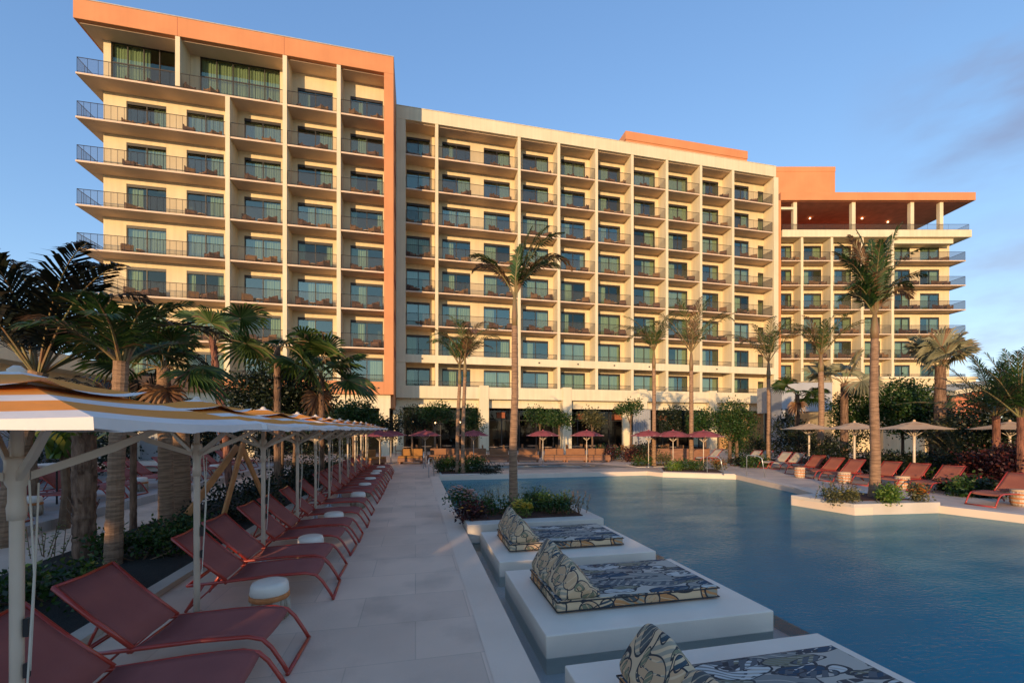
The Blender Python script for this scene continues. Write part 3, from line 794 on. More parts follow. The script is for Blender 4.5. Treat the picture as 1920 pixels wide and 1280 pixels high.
for r_, (zlo, zhi, ops) in enumerate(rows):
    for c_, (xa, xb, p, q) in enumerate(sorted(ops)):
        window(cen, xa, xb, p, q, DP, rng, split=2 if xb - xa > 1 else 1)
for r_, z in enumerate(floorsC[:6]):
    for c_, (a, b_) in enumerate(winC):
        CHAIR_SPOTS.append(((a + b_) / 2 + (.35 if c_ not in (0, 1) else 0), YC + .95, z + TH, 'cream middle wing', r_, c_, 0.0, b_ - a))
b = MB(); b.box(0, 15.2, 0, 8.5, 0, 3.0); b.box(-.06, 15.26, -.06, 8.56, 1.9, 3.02)
ph = empty('rooftop_plant_room', (22.0, 41.9, 31.21), 0, 'orange rooftop block behind the parapet of the cream wing', 'rooftop block')
b = MB(); b.box(0, 15.2, 0, 8.5, 0, 1.95); b.build('wall', 'orange_stucco', ph)
b = MB(); b.box(-.06, 15.26, -.06, 8.56, 1.952, 2.85); b.build('parapet', 'orange_stucco', ph, bevel=.02)

# ---- east wing: turned to face the viewpoint, stepped back
DE = 54.0
O = at(1461, DE)
east = empty('hotel_wing', (O[0], O[1], 0), -YAW, 'farther hotel wing with open roof terrace under an orange roof', 'hotel wing', 'wings of the hotel')
E0 = (1461 - 960) / 800 * DE
def ex(px, d=DE): return (px - 960) / 800 * d - E0
floorsE = [23.4, 20.3, 17.2, 14.1, 11.0, 7.9]
winE = [(1463, 1484), (1507, 1540), (1564, 1596), (1621, 1650), (1677, 1706), (1725, 1761)]
rows = []
for i, z in enumerate(floorsE):
    ztop = floorsE[i-1] if i else 26.4
    rows.append((z + TH, ztop, [(ex(a, 54 + DP), ex(c, 54 + DP), z + TH, z + TH + 2.46) for a, c in winE]))
xr = ex(1780, 54 + DP)
wall_with_openings(east, 'wall', 'cream_stucco', 0.3, xr, DP, .25, rows)
b = MB(); b.box(xr - .25, xr, (DP + .251), 12, 5, 26.4); b.build('wall', 'cream_stucco', east)
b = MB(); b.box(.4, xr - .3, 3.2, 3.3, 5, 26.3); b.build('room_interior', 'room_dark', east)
b = MB(); b.box(.3, xr, 1.7, 12, 0, 8.0); b.build('podium', 'cream_stucco', east)
finE = [ex(1504), ex(1560), ex(1617), ex(1674)]
for x in finE:
    b = MB(); b.box(x - .15, x + .15, 0, DP, 7.9, 26.4); b.build('fin_wall', 'cream_band', east)
edges = [.35] + finE + [ex(1812)]
for i, z in enumerate(floorsE):
    for j in range(5):
        a = edges[j] + (.15 if j else 0); e = edges[j+1] - (.15 if j < 4 else 0)
        b = MB(); b.box(a, e, 0.05, DP, z, z + TH)
        if j == 4: b.box(xr + .01, e, DP, 5.0, z, z + TH)
        b.build('balcony_slab', 'soffit', east, bevel=.01)
        pth = [(a + .02, .10), (e - .03, .10)]
        if j == 4: pth.append((e - .03, 4.9))
        railing(east, pth, z + TH, dark=(j == 4))
b = MB(); b.box(.3, ex(1820), -.15, 11, 26.4, 27.3); b.build('terrace_slab', 'cream_band', east, bevel=.015)
b = MB(); b.box(finE[3] + .15, ex(1792), .3, 1.75, 25.75, 26.38); b.build('beam', 'cream_band', east)
b = MB(); b.box(.0, ex(1825), -.3, 13, 30.95, 31.95); b.build('roof', 'orange_stucco', east, bevel=.02)
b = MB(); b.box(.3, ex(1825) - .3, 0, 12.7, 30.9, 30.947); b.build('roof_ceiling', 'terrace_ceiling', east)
b = MB(); b.box(-.35, 7.3, .3, 9, 31.96, 34.9); b.box(-.38, 7.33, .27, 9.03, 34.902, 35.5); b.box(-.38, .02, -.32, 2, 3, 30.9); b.build('stair_tower', 'orange_stucco', east)
for px_ in (1492, 1602, 1712, 1767):
    x = ex(px_); b = MB(); b.box(x - .22, x + .22, .1, .55, 27.3, 30.9); b.build('column', 'cream_band', east)
b = MB(); b.box(.3, ex(1492), .12, .4, 30.0, 30.3); b.build('beam', 'cream_band', east)
b = MB(); b.box(.3, 17.5, 7.5, 7.8, 27.3, 30.9); b.build('terrace_back_wall', 'dark_orange', east)
b = MB(); b.box(.5, 10.5, 2.5, 2.9, 27.3, 28.35); b.build('bar_counter', 'roof_membrane', east)
railing(east, [(.4, .0), (ex(1817), .0), (ex(1817), 8)], 27.3, pick=2.5, h=.75)
for px_, yy in ((1500, 5), (1560, 4), (1665, 4), (1730, 5)):
    b = MB(); b.lathe([(.02, 0), (.11, -.10), (.11, -.16)], 8, (ex(px_), yy, 30.88)); b.build('ceiling_lamp', 'lamp_glow', east)
for r_, (zlo, zhi, ops) in enumerate(rows):
    for c_, (xa, xb, p, q) in enumerate(sorted(ops)):
        window(east, xa, xb, p, q, DP, rng)
me_ = Matrix.Rotation(-YAW, 4, 'Z')
for r_, z in enumerate(floorsE[:5]):
    for c_, (a, c) in enumerate(winE):
        xx = (ex(a, 54 + DP) + ex(c, 54 + DP)) / 2 + (.3 if c_ != 5 else .8)
        w_ = me_ @ Vector((xx, .95, 0))
        CHAIR_SPOTS.append((O[0] + w_.x, O[1] + w_.y, z + TH, 'farther right wing', r_, c_, -YAW, ex(c, 54 + DP) - ex(a, 54 + DP)))

# balcony chairs and tables
def make_bchair(kind, m1, m2):
    t = empty('balcony_chair', (0, 0, 0), 0, None, 'chair', 'chairs on the hotel balconies')
    s = MB(); s.box(-.34, .34, -.34, .30, .22, .40, 0); s.box(-.34, -.26, -.34, .30, .40, .60, 0); s.box(.26, .34, -.34, .30, .40, .60, 0)
    for x in (-.29, .29):
        for y in (-.29, .25): s.box(x - .03, x + .03, y - .03, y + .03, 0, .22, 0)
    s.build('seat', m1, t)
    s = MB(); s.box(-.34, .34, .30, .40, .22, .86); s.build('backrest', m1, t)
    s = MB(); s.box(-.25, .25, -.32, .28, .40, .50); s.build('cushion', m2, t)
    return t
bch = make_bchair(0, 'wicker_brown', 'sofa_fabric'); bused = []
bch2 = make_bchair(1, 'wicker_tan', 'sofa_mustard'); bused2 = []
btb = empty('balcony_table', (0, 0, 0), 0, None, 'table', 'tables on the hotel balconies')
s = MB(); s.lathe([(.27, .42), (.28, .45), (.27, .47)], 12); s.build('tabletop', 'canopy_beige', btb)
s = MB(); s.lathe([(.20, 0), (.05, .05), (.05, .42)], 10); s.build('table_leg', 'wicker_brown', btb)
tused = []
rr_ = random.Random(11)
for (x, y, z, wing, r_, c_, rot, wd) in CHAIR_SPOTS:
    if wing.startswith('orange') and r_ == 7: continue
    ms = Matrix.Rotation(rot, 4, 'Z')
    where = 'balcony in %s row from the top, %s window column, %s' % (ordw(r_), ordw(c_), wing)
    for sgn, wd_ in ((-1, 'left'), (1, 'right')):
        if rr_.random() < .07: continue
        off = ms @ Vector((sgn * (.62 + rr_.uniform(-.08, .22)), -.10 + rr_.uniform(-.2, .15), 0))
        tan = rr_.random() < .4
        lab = ('tan %s chair, ' if tan else 'brown %s chair, ') % wd_ + where
        place(bch2 if tan else bch, bused2 if tan else bused, (x + off.x, y + off.y, z), rot + pi * .0 + sgn * -.5 * rr_.uniform(.3, 1.6), lab)
    if rr_.random() < .92:
        place(btb, tused, (x + rr_.uniform(-.1, .1), y + rr_.uniform(-.1, .1), z), 0, 'small round table, ' + where)

# ------------------------------------------------------------------ plants
def frond(mb, base, az, el0, length, droop, rng, nl=30, lw=.035, ll=.55, wind=0.0, windaz=0.0, curl=1.0, mi=0, ri=1, dexp=1.3):
    n = 12
    p = Vector(base); pts = [p.copy()]; dirs = []
    h = Vector((cos(az), sin(az), 0)); wv = Vector((cos(windaz), sin(windaz), 0))
    for i in range(n):
        s = (i + .5) / n
        el = el0 - droop * (s ** dexp)
        d = h * cos(el) + Vector((0, 0, sin(el))) + wv * wind * s
        d.normalize(); dirs.append(d)
        p = p + d * (length / n); pts.append(p.copy())
    dirs.append(dirs[-1])
    mb.tube(pts, [max(.004, .022 * (1 - i / n) + .004) for i in range(n + 1)], 5, ri)
    for i in range(nl):
        s = .14 + .86 * (i + .5) / nl
        k = min(n - 1, int(s * n)); fr = s * n - k
        q = pts[k].lerp(pts[k+1], fr); t = dirs[k].lerp(dirs[k+1], fr).normalized()
        side = t.cross(Vector((0, 0, 1)))
        if side.length < .05: side = Vector((-sin(az), cos(az), 0))
        side.normalize(); up = side.cross(t).normalized()
        L = ll * (sin(pi * min(1, .10 + s * .92)) ** .6 * .9 + .12) * rng.uniform(.85, 1.1)
        for sg in (-1, 1):
            a = R(58 - 34 * s) + rng.uniform(-.12, .12)
            d = t * cos(a) + side * sg * sin(a) + up * rng.uniform(-.02, .22) * curl + wv * wind * .35
            d.normalize()
            d2 = (d + Vector((0, 0, -.55 - .25 * rng.random())) * curl).normalized()
            wd = t.cross(d); 
            nn = (t - d * t.dot(d)).normalized() * lw * .5
            m1 = q + d * L * .55; tip = m1 + d2 * L * .45
            mb.add([tuple(q - nn * .5), tuple(q + nn * .5), tuple(m1 + nn), tuple(m1 - nn), tuple(tip)], [(0, 1, 2, 3), (3, 2, 4)], mi)
def fan_leaf(mb, base, az, el0, plen, rad, rng, nseg=26, droop=.5, mi=0, ri=1, spread=2.2, tilt=0.0, inner=.45):
    h = Vector((cos(az), sin(az), 0)); p = Vector(base); pts = [p.copy()]
    n = 6
    for i in range(n):
        el = el0 - droop * (i + .5) / n
        p = p + (h * cos(el) + Vector((0, 0, sin(el)))) * plen / n; pts.append(p.copy())
    mb.tube(pts, [.022 - .002 * i for i in range(n + 1)], 5, ri)
    t = (pts[-1] - pts[-2]).normalized()
    side = t.cross(Vector((0, 0, 1))).normalized()
    up = side.cross(t).normalized()
    side = (side * cos(tilt) + up * sin(tilt)).normalized(); nrm = side.cross(t).normalized()
    c = pts[-1]
    for i in range(nseg):
        a = spread * (2 * (i + .5) / nseg - 1)
        d = t * cos(a) + side * sin(a)
        d = (d + nrm * (.10 * abs(sin(a)) )).normalized()
        L = rad * (1 - .22 * abs(a) / spread) * rng.uniform(.93, 1.05)
        w = 2 * spread / nseg * .5
        r1 = L * inner
        pa = c + (t * cos(a - w) + side * sin(a - w)) * r1
        pb = c + (t * cos(a + w) + side * sin(a + w)) * r1
        mid = c + d * r1 + nrm * .02 * rad
        r2 = L * .75
        e = (side * cos(a) - t * sin(a)).normalized() * L * w * .42
        dz = Vector((0, 0, -.10 * rad * (1 + rng.random())))
        q1 = c + d * r2 + dz * .4; tip = c + d * L + dz * 1.6
        mb.add([tuple(c), tuple(pa), tuple(mid), tuple(pb), tuple(q1 - e), tuple(q1 + e), tuple(tip)],
               [(0, 1, 2), (0, 2, 3), (1, 4, 2), (2, 5, 3), (2, 4, 6), (2, 6, 5)], mi)
def trunk_mb(pts, r0, r1, rings=0.12, rng=None, swell=0.0, n=12, rough=0.0):
    P = [Vector(p) for p in pts]; out = []; rad = []
    L = sum((P[i+1] - P[i]).length for i in range(len(P) - 1)); m = max(6, int(L / .055)); 
    for i in range(m + 1):
        s = i / m; f = s * (len(P) - 1); k = min(len(P) - 2, int(f)); fr = f - k
        q = P[k].lerp(P[k+1], fr)
        r = r0 + (r1 - r0) * s + swell * max(0, 1 - s * 7) ** 2
        r *= 1 + (.045 if (i % 3 == 0) else 0) + (rng.uniform(-rough, rough) if rng else 0)
        out.append(tuple(q)); rad.append(r)
    mb = MB(); mb.tube(out, rad, n); return mb

def royal_palm(loc, h, r0, r1, fronds, label, seed, shaft=.9, group='slender palms around the pool', trunk='trunk_smooth', lean=(0, 0), leaf='palm_green', nl=34, ll=.6, boots=True, name='palm_tree', shaftr=1.0):
    """fronds: list of (azimuth, elevation, length, droop, wind, windaz, brown)"""
    rng = random.Random(seed)
    t = empty(name, loc, 0, label, 'palm tree', group)
    top = Vector((lean[0], lean[1], h))
    trunk_mb([(0, 0, -.05), (lean[0] * .2 + rng.uniform(-.03, .03), 0, h * .3), (lean[0] * .55 + rng.uniform(-.05, .05), lean[1] * .3, h * .62), tuple(top)], r0, r1, rng=rng, swell=r0 * .3, rough=.02).build('trunk', trunk, t, smooth=True)
    if shaft:
        s = MB(); s.tube([tuple(top - Vector((0, 0, .05))), tuple(top + Vector((0, 0, shaft * .3))), tuple(top + Vector((0, 0, shaft)))], [r1 * .95 * shaftr, r1 * 1.15 * shaftr, r1 * .45], 12)
        s.build('crownshaft', 'shaft_green', t, smooth=True)
    c = MB(); bt = top + Vector((0, 0, shaft * .92))
    for (az, el, L, dr, wi, wa, br) in fronds:
        az, wa = R(az), R(wa)
        frond(c, bt + Vector((cos(az), sin(az), 0)) * r1 * .3, az, R(el), L, R(dr), rng, nl=nl, ll=ll, lw=.04, wind=wi, windaz=wa, mi=2 if br else 0, dexp=2.4)
    c.build('crown', [leaf, 'shaft_green', 'palm_brown'], t)
    return t
def auto_fronds(seed, n, L, el=(10, 80), droop=(40, 90), wind=.2, wa=0, brown=.12):
    r = random.Random(seed); out = []
    for i in range(n):
        out.append((360 * i / n + r.uniform(-18, 18), r.uniform(*el), L * r.uniform(.8, 1.1), r.uniform(*droop), wind * r.uniform(.5, 1.5), wa, r.random() < brown))
    return out

RA = -12.75   # azimuth (degrees) of picture-right
UPF = RA + 90
# main palm in the near planter
PM = at(963, 10.7, .19)
royal_palm(PM, 4.5, .112, .076,
    [(RA + 178, 62, 1.6, 70, 0, RA, 0), (RA + 186, 62, 1.45, 130, 0, RA, 1), (RA + 172, 66, 1.3, 60, 0, RA, 0),
     (RA + 5, 76, 2.0, 40, 0, RA, 0), (RA - 8, 72, 2.05, 70, .05, RA, 0), (RA + 10, 66, 2.0, 125, .05, RA, 0), (RA, 64, 2.1, 160, .05, RA, 1), (RA + 8, 82, 1.8, 20, 0, RA, 0),
     (RA + 70, 87, 1.4, 20, .1, RA, 0), (RA - 6, 60, 1.5, 110, 0, RA, 0)],
    'tallest palm, in the near pool planter, trunk crossing the whole facade', 21, shaft=.85, ll=.40, nl=40, shaftr=.9, lean=(.03, 0))
b = MB(); b.lathe([(.16, 0), (.162, .10)], 12, (0, 0, 0), caps=False)
# big palm in the island planter on the right
royal_palm(at(1640, 12.7, .1), 4.7, .140, .095,
    [(RA + 172, 74, 2.3, 50, 0, RA, 0), (RA + 195, 66, 1.5, 120, 0, RA, 0), (RA + 150, 80, 2.5, 35, 0, RA, 0), (RA + 185, 76, 2.1, 70, 0, 0, 0), (RA + 178, 60, 1.3, 130, 0, 0, 0), (RA + 190, 80, 2.5, 40, 0, 0, 1),
     (RA + 5, 70, 1.7, 130, .02, RA, 0), (RA - 15, 78, 2.3, 70, .02, RA, 0), (RA + 20, 83, 2.6, 30, .02, RA, 0), (RA + 60, 86, 2.5, 25, 0, RA, 0), (RA - 50, 84, 2.6, 25, 0, RA, 0),
     (RA + 2, 62, 1.5, 140, 0, RA, 1), (RA - 20, 70, 1.8, 110, 0, RA, 0), (RA + 240, 80, 2.1, 40, 0, 0, 0), (RA + 130, 87, 2.7, 20, 0, 0, 0)],
    'thick-trunked palm rising from the island planter on the right', 22, shaft=.8, ll=.5, nl=40, leaf='palm_mid')
# slim palms by the far side
def slim(px, d, h, L, seed, label, sh=1.0, n=11, wa=RA, lean=(0, 0), r=.12, el=(50, 84), droop=(50, 120), leaf='palm_green', wind=.12):
    return royal_palm(at(px, d), h, r, r * .8, auto_fronds(seed, n, L * 1.2, el=el, droop=droop, wind=wind, wa=wa), label, seed, shaft=sh, ll=.58, nl=30, lean=lean, leaf='palm_olive' if leaf == 'palm_green' else leaf)
slim(858, 20.6, 4.3, 1.8, 31, 'left stem of the twin palms in the far left planter', lean=(.1, 0), n=8, r=.10)
slim(868, 20.4, 4.6, 2.1, 32, 'right stem of the twin palms in the far left planter', lean=(.1, 0), n=9, r=.10)
slim(1226, 24.5, 5.6, 2.4, 33, 'slim palm behind the red parasols, left of the pair over them', wa=RA + 180, sh=1.1)
slim(1296, 22.5, 5.2, 2.9, 34, 'slim palm with the widest fronds, in the corner planter', wa=RA, sh=1.1, el=(46, 80))
slim(1441, 24.5, 5.0, 2.6, 35, 'slim palm with drooping dark fronds at the cream wing corner', wa=RA, sh=1.1, leaf='palm_mid', wind=.1)
slim(1539, 23.0, 5.2, 2.4, 36, 'palm over the leftmost beige parasol, with gray-green crown', wa=RA + 180, sh=1.0, n=12, r=.16)

def fan_palm(loc, h, r0, r1, n, plen, rad, label, seed, trunk='trunk_rough', leaf='palm_green', el=(0, 80), lean=(0, 0), name='fan_palm', skirt=0, dirs=None, nseg=26, group=None, droopr=(.2, .9)):
    rng = random.Random(seed)
    t = empty(name, loc, 0, label, 'palm tree', group or 'fan palms')
    top = Vector((lean[0], lean[1], h))
    tm = trunk_mb([(0, 0, -.05), (lean[0] * .35, lean[1] * .35, h * .5), tuple(top)], r0, r1, rng=rng, rough=.05 if trunk != 'trunk_smooth' else 0)
    if trunk != 'trunk_smooth':     # old leaf bases
        m_ = int(h * 26)
        for i in range(m_):
            s = rng.uniform(.25, 1); a = rng.uniform(0, 2 * pi); p = Vector((lean[0] * s, lean[1] * s, h * s)); rr = r0 + (r1 - r0) * s
            o_ = Vector((cos(a), sin(a), 0)); q = p + o_ * rr * .8
            e = q + o_ * rng.uniform(.04, .10) + Vector((0, 0, rng.uniform(.12, .26)))
            sd_ = Vector((-sin(a), cos(a), 0)) * rng.uniform(.02, .045)
            tm.add([tuple(q - sd_), tuple(q + sd_), tuple(e + sd_ * .5), tuple(e - sd_ * .5), tuple(q + o_ * .03 + Vector((0, 0, -.05)))], [(0, 1, 2, 3), (0, 4, 1)])
    tm.build('trunk', trunk, t, smooth=(trunk == 'trunk_smooth'))
    c = MB()
    for i in range(n):
        if dirs: az, el_, pl, rd = dirs[i % len(dirs)]; az = R(az)
        else: az = 2 * pi * i / n * 1.618 * 2 + rng.uniform(-.3, .3); el_ = el[0] + (el[1] - el[0]) * ((i * .618) % 1); pl = plen * rng.uniform(.8, 1.1); rd = rad * rng.uniform(.85, 1.1)
        fan_leaf(c, top + Vector((cos(az), sin(az), 0)) * r1 * .4, az, R(el_), pl, rd, rng, nseg=nseg, droop=rng.uniform(*droopr), tilt=rng.uniform(-.7, .7))
    for i in range(skirt):
        az = rng.uniform(0, 2 * pi)
        fan_leaf(c, top + Vector((0, 0, -.2)), az, R(-45), plen * .5, rad * .7, rng, nseg=14, droop=.6, mi=2)
    c.build('crown', [leaf, 'shaft_green', 'palm_brown'], t)
    return t
def areca(loc, n, L, label, seed, leaf='palm_mid', el=(45, 88), droop=(30, 80), h=0.0, trunk='trunk_red', r=.09, name='palm_tree', group='feathery palms', ll=.5, lw=.035, nl=34, wind=.1, wa=RA, lean=(0, 0), cat='palm tree'):
    rng = random.Random(seed)
    t = empty(name, loc, 0, label, cat, group)
    top = Vector((lean[0], lean[1], h))
    if h > .1: trunk_mb([(0, 0, -.05), (lean[0] * .4, lean[1] * .4, h * .5), tuple(top)], r, r * .85, rng=rng, rough=.05).build('trunk', trunk, t, smooth=False)
    c = MB()
    for (az, e, l_, dr, wi, w_, br) in auto_fronds(seed, n, L, el=el, droop=droop, wind=wind, wa=wa, brown=.06):
        frond(c, top + Vector((cos(R(az)), sin(R(az)), 0)) * r * .5, R(az), R(e), l_, R(dr), rng, nl=nl, ll=ll, lw=lw, wind=wi, windaz=R(w_), mi=2 if br else 0, dexp=1.9)
    c.build('crown', [leaf, 'shaft_green', 'palm_brown'], t)
    return t
# left bed
# big dark palm whose crown fills the upper left
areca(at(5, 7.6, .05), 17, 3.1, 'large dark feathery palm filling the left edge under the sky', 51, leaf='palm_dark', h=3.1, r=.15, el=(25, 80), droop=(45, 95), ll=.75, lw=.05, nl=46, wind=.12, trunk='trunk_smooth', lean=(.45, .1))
fan_palm(at(158, 6.9, .05), 1.95, .14, .15, 9, .45, .45, 'short palm with shaggy rough bark behind the nearest parasol', 52, leaf='palm_mid', el=(30, 85), nseg=12, group='palms of the left bed')
areca(at(212, 6.5, .05), 12, 1.35, 'smooth-trunked palm left of center in the left bed', 53, leaf='palm_mid', h=3.1, r=.11, trunk='trunk_smooth', ll=.55, el=(20, 86), droop=(40, 85), lean=(.05, .1), group='palms of the left bed')
fan_palm(at(312, 8.6, .05), 3.3, .13, .11, 11, .6, .7, 'thin gray trunk palm left of the thick ringed one', 54, trunk='trunk_smooth', leaf='palm_green', el=(-5, 80), lean=(-.1, .1), skirt=3, group='palms of the left bed')
fan_palm(at(339, 9.5, .05), 2.2, .20, .15, 7, .4, .5, 'thick ringed trunk palm beside a thinner gray one', 55, trunk='trunk_smooth', leaf='palm_mid', el=(20, 85), group='palms of the left bed')
fan_palm(at(432, 13.5, 0), 4.9, .11, .08, 7, .9, 1.05, 'leaning fan palm with a bare orange trunk and few leaves', 56, trunk='trunk_red', leaf='palm_olive', lean=(-.55, .1), dirs=[(RA + 170, 50, .9, 1.0), (RA + 150, 75, .9, 1.0), (RA + 10, 60, 1.1, 1.0), (RA + 195, 10, .8, .9), (RA + 90, 80, .8, .9), (RA + 30, 20, .9, .9), (RA - 60, 60, .6, .8)])
fan_palm(at(520, 15, 0), 5.0, .12, .10, 6, 1.1, 1.25, 'fan palm whose leaves arch like an umbrella over the dark tree', 57, leaf='palm_olive', dirs=[(RA + 175, 40, 1.0, 1.2), (RA + 5, 35, 1.1, 1.3), (RA + 150, 20, 1.0, 1.0), (RA + 30, 60, .9, 1.1), (RA - 15, 5, 1.2, 1.2), (RA + 100, 60, .9, 1.0)], droopr=(.8, 1.3))
fan_palm(at(603, 16.0, 0), 4.0, .10, .09, 14, 1.0, 1.15, 'full fan palm in front of the orange frame, right of the dark tree', 58, leaf='palm_olive', el=(15, 88), skirt=2)
areca(at(250, 8.9, .05), 10, 1.7, 'low dark palm clump behind the striped canopies', 59, leaf='palm_dark', h=2.3, r=.06, trunk='trunk_rough', ll=.5, el=(10, 70))
# right side
fan_palm(at(1763, 21, 0), 5.2, .26, .20, 10, .9, 1.25, 'broad silvery fan palm spread against the farther wing', 61, leaf='palm_gray', el=(35, 86), nseg=30, trunk='trunk_rough', skirt=0, droopr=(.1, .5))
fan_palm(at(1583, 24, 0), 4.7, .2, .17, 9, 1.1, 1.2, 'silvery fan palm half hidden behind the gray-green palm', 62, leaf='palm_gray', el=(10, 80), nseg=26)
fan_palm(at(1495, 27, 0), 4.3, .15, .12, 8, .9, .95, 'dark fan palm in front of the white service block', 63, leaf='palm_mid', el=(0, 80), skirt=3)
areca(at(1868, 15.5, 0), 20, 2.7, 'bushy feathery palm left of the pair at the right edge', 64, leaf='palm_mid', h=2.6, r=.12, ll=.55, el=(20, 86), droop=(20, 70), lw=.03)
areca(at(1915, 14.0, 0), 20, 2.6, 'bushy feathery palm cut by the right edge of the view', 65, leaf='palm_mid', h=2.5, r=.12, ll=.6, el=(25, 88), droop=(15, 60), lw=.03)
areca(at(1812, 19, 0), 18, 2.6, 'low feathery clump of olive palm fronds by the pavilion', 66, leaf='leaf_olive', h=0.2, r=.2, ll=.45, el=(45, 88), droop=(30, 80), nl=28)

def leaf_blob(mb, blobs, n, size, rng, mi=0, shell=.55, flat=.6):
    tot = sum(b[3] ** 2 for b in blobs)
    for (x, y, z, r, zs) in blobs:
        k = int(n * r * r / tot)
        # small twig clusters give an uneven outline
        for i in range(max(1, k // 6)):
            u = Vector((rng.gauss(0, 1), rng.gauss(0, 1), rng.gauss(0, 1))).normalized()
            rad = r * (shell + (1 - shell) * rng.random()) * rng.uniform(.85, 1.22)
            c = Vector((x + u.x * rad, y + u.y * rad, z + u.z * rad * zs))
            for j in range(6):
                q = c + Vector((rng.gauss(0, 1), rng.gauss(0, 1), rng.gauss(0, 1))) * size * 1.1
                d = (u * .7 + Vector((rng.gauss(0, 1), rng.gauss(0, 1), rng.gauss(0, .8) + .1))).normalized()
                s_ = d.cross(Vector((rng.gauss(0, 1), rng.gauss(0, 1), rng.gauss(0, 1)))).normalized()
                L = size * rng.uniform(.7, 1.3); w = L * flat * .5
                mb.add([tuple(q), tuple(q + d * L * .5 + s_ * w), tuple(q + d * L), tuple(q + d * L * .5 - s_ * w)], [(0, 1, 2, 3)], mi)
def tree(loc, h, blobs, n, size, label, seed, leaf='leaf_mid', stems=None, name='broadleaf_tree', cat='tree', group=None, r=.09):
    rng = random.Random(seed)
    t = empty(name, loc, 0, label, cat, group)
    s = MB()
    stems = stems or [(0, 0)]
    for (sx, sy) in stems:
        s.tube([(sx, sy, -.05), (sx * 1.1 + .03, sy, h * .5), (sx * .8, sy, h)], [r, r * .8, r * .6], 8)
        for (bx, by, bz, br, zs) in blobs:
            s.tube([(sx * .8, sy, h * .85), ((sx + bx) * .5, (sy + by) * .5, (h + bz) * .5 + .05), (bx, by, bz)], [r * .55, r * .35, r * .12], 5)
    s.build('trunk', 'branch', t, smooth=True)
    c = MB(); leaf_blob(c, blobs, n, size, rng); c.build('crown', leaf, t)
    return t
def shrub(loc, w, h, n, size, label, seed, leaf='leaf_mid', flowers=None, nf=0, name='shrub', cat='shrub', group=None, depth=None):
    rng = random.Random(seed)
    t = empty(name, loc, 0, label, cat, group)
    s = MB(); bl = []
    k = max(2, int(w / max(h, .25)) + 1)
    for i in range(k):
        x = -w / 2 + w * (i + .5) / k + rng.uniform(-.05, .05) * w; y = rng.uniform(-.5, .5) * (depth or w * .4)
        rr = min(h * .5, w / k * .75); bl.append((x, y, h * rng.uniform(.42, .58), rr * rng.uniform(.85, 1.15), h * .5 / rr * rng.uniform(.8, 1.05)))
        s.tube([(0, 0, -.05), (x * .8, y * .8, h * .15), (x + .02, y, h * .5)], .015, 5)
    s.build('stem', 'branch', t)
    c = MB(); leaf_blob(c, bl, n, size, rng, shell=.35); c.build('foliage', leaf, t)
    if flowers:
        f = MB()
        for i in range(nf):
            x, y, z, r_, zs = rng.choice(bl)
            u = Vector((rng.gauss(0, 1), rng.gauss(0, 1) - .5, abs(rng.gauss(0, 1)) + .2)).normalized()
            q = Vector((x, y, z)) + Vector((u.x * r_, u.y * r_, u.z * r_ * zs)) * 1.08
            for a in range(6):
                th = a * pi / 3 + rng.random(); e = Vector((cos(th), sin(th), .4)) * .045; w_ = Vector((-sin(th), cos(th), 0)) * .02
                f.add([tuple(q), tuple(q + e * .6 + w_), tuple(q + e), tuple(q + e * .6 - w_)], [(0, 1, 2, 3)])
        f.build('flowers', flowers, t)
    return t
def sprigs(loc, n, h, label, seed, leaf='leaf_bright', spread=.25, name='flowering_plant', cat='plant', ls=.08, group=None):
    rng = random.Random(seed); t = empty(name, loc, 0, label, cat, group); s = MB(); c = MB()
    for i in range(n):
        x, y = rng.gauss(0, spread), rng.gauss(0, spread * .5); hh = h * rng.uniform(.6, 1.1); lx, ly = rng.uniform(-.15, .15), rng.uniform(-.15, .15)
        s.tube([(x, y, 0), (x + lx, y + ly, hh)], [.008, .004], 4)
        for j in range(int(hh / .035)):
            f = (j + 1) / int(hh / .035 + 1); q = Vector((x + lx * f, y + ly * f, hh * f)); a = rng.uniform(0, 2 * pi)
            d = Vector((cos(a), sin(a), rng.uniform(0, .9))).normalized(); sd_ = d.cross(Vector((0, 0, 1))).normalized() * ls * .25
            c.add([tuple(q), tuple(q + d * ls * .5 + sd_), tuple(q + d * ls), tuple(q + d * ls * .5 - sd_)], [(0, 1, 2, 3)])
    s.build('stem', 'branch', t); c.build('leaves', leaf, t)
    return t

# ------------------------------------------------------------------ trees, shrubs, beds
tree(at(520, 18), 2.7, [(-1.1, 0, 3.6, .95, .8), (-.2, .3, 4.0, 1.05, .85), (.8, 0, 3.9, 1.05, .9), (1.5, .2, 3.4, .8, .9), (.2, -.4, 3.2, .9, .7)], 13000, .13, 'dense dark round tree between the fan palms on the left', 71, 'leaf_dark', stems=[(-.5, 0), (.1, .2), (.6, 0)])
tree(at(662, 24), 1.8, [(-.5, 0, 2.9, .75, .8), (.3, .2, 3.1, .85, .8), (.9, 0, 2.7, .6, .8)], 4200, .13, 'low green tree under the orange frame corner', 72, 'leaf_mid')
tree(at(712, 27), 1.5, [(-.2, 0, 2.3, .7, .9), (.7, 0, 2.1, .7, .9)], 2600, .14, 'dark bushy tree beside the white pillar left of the restaurant', 73, 'leaf_dark')
tree(at(772, 31), 2.0, [(0, 0, 3.0, .9, .9), (.8, .2, 2.6, .7, .9)], 2600, .15, 'dark leafy tree in the leftmost restaurant opening', 74, 'leaf_dark')
tree(at(815, 30), 2.3, [(-.4, 0, 3.2, .65, .7), (.3, 0, 3.4, .75, .7), (.9, .1, 3.0, .5, .7)], 2600, .14, 'small green tree before the leftmost restaurant opening', 75, 'leaf_mid')
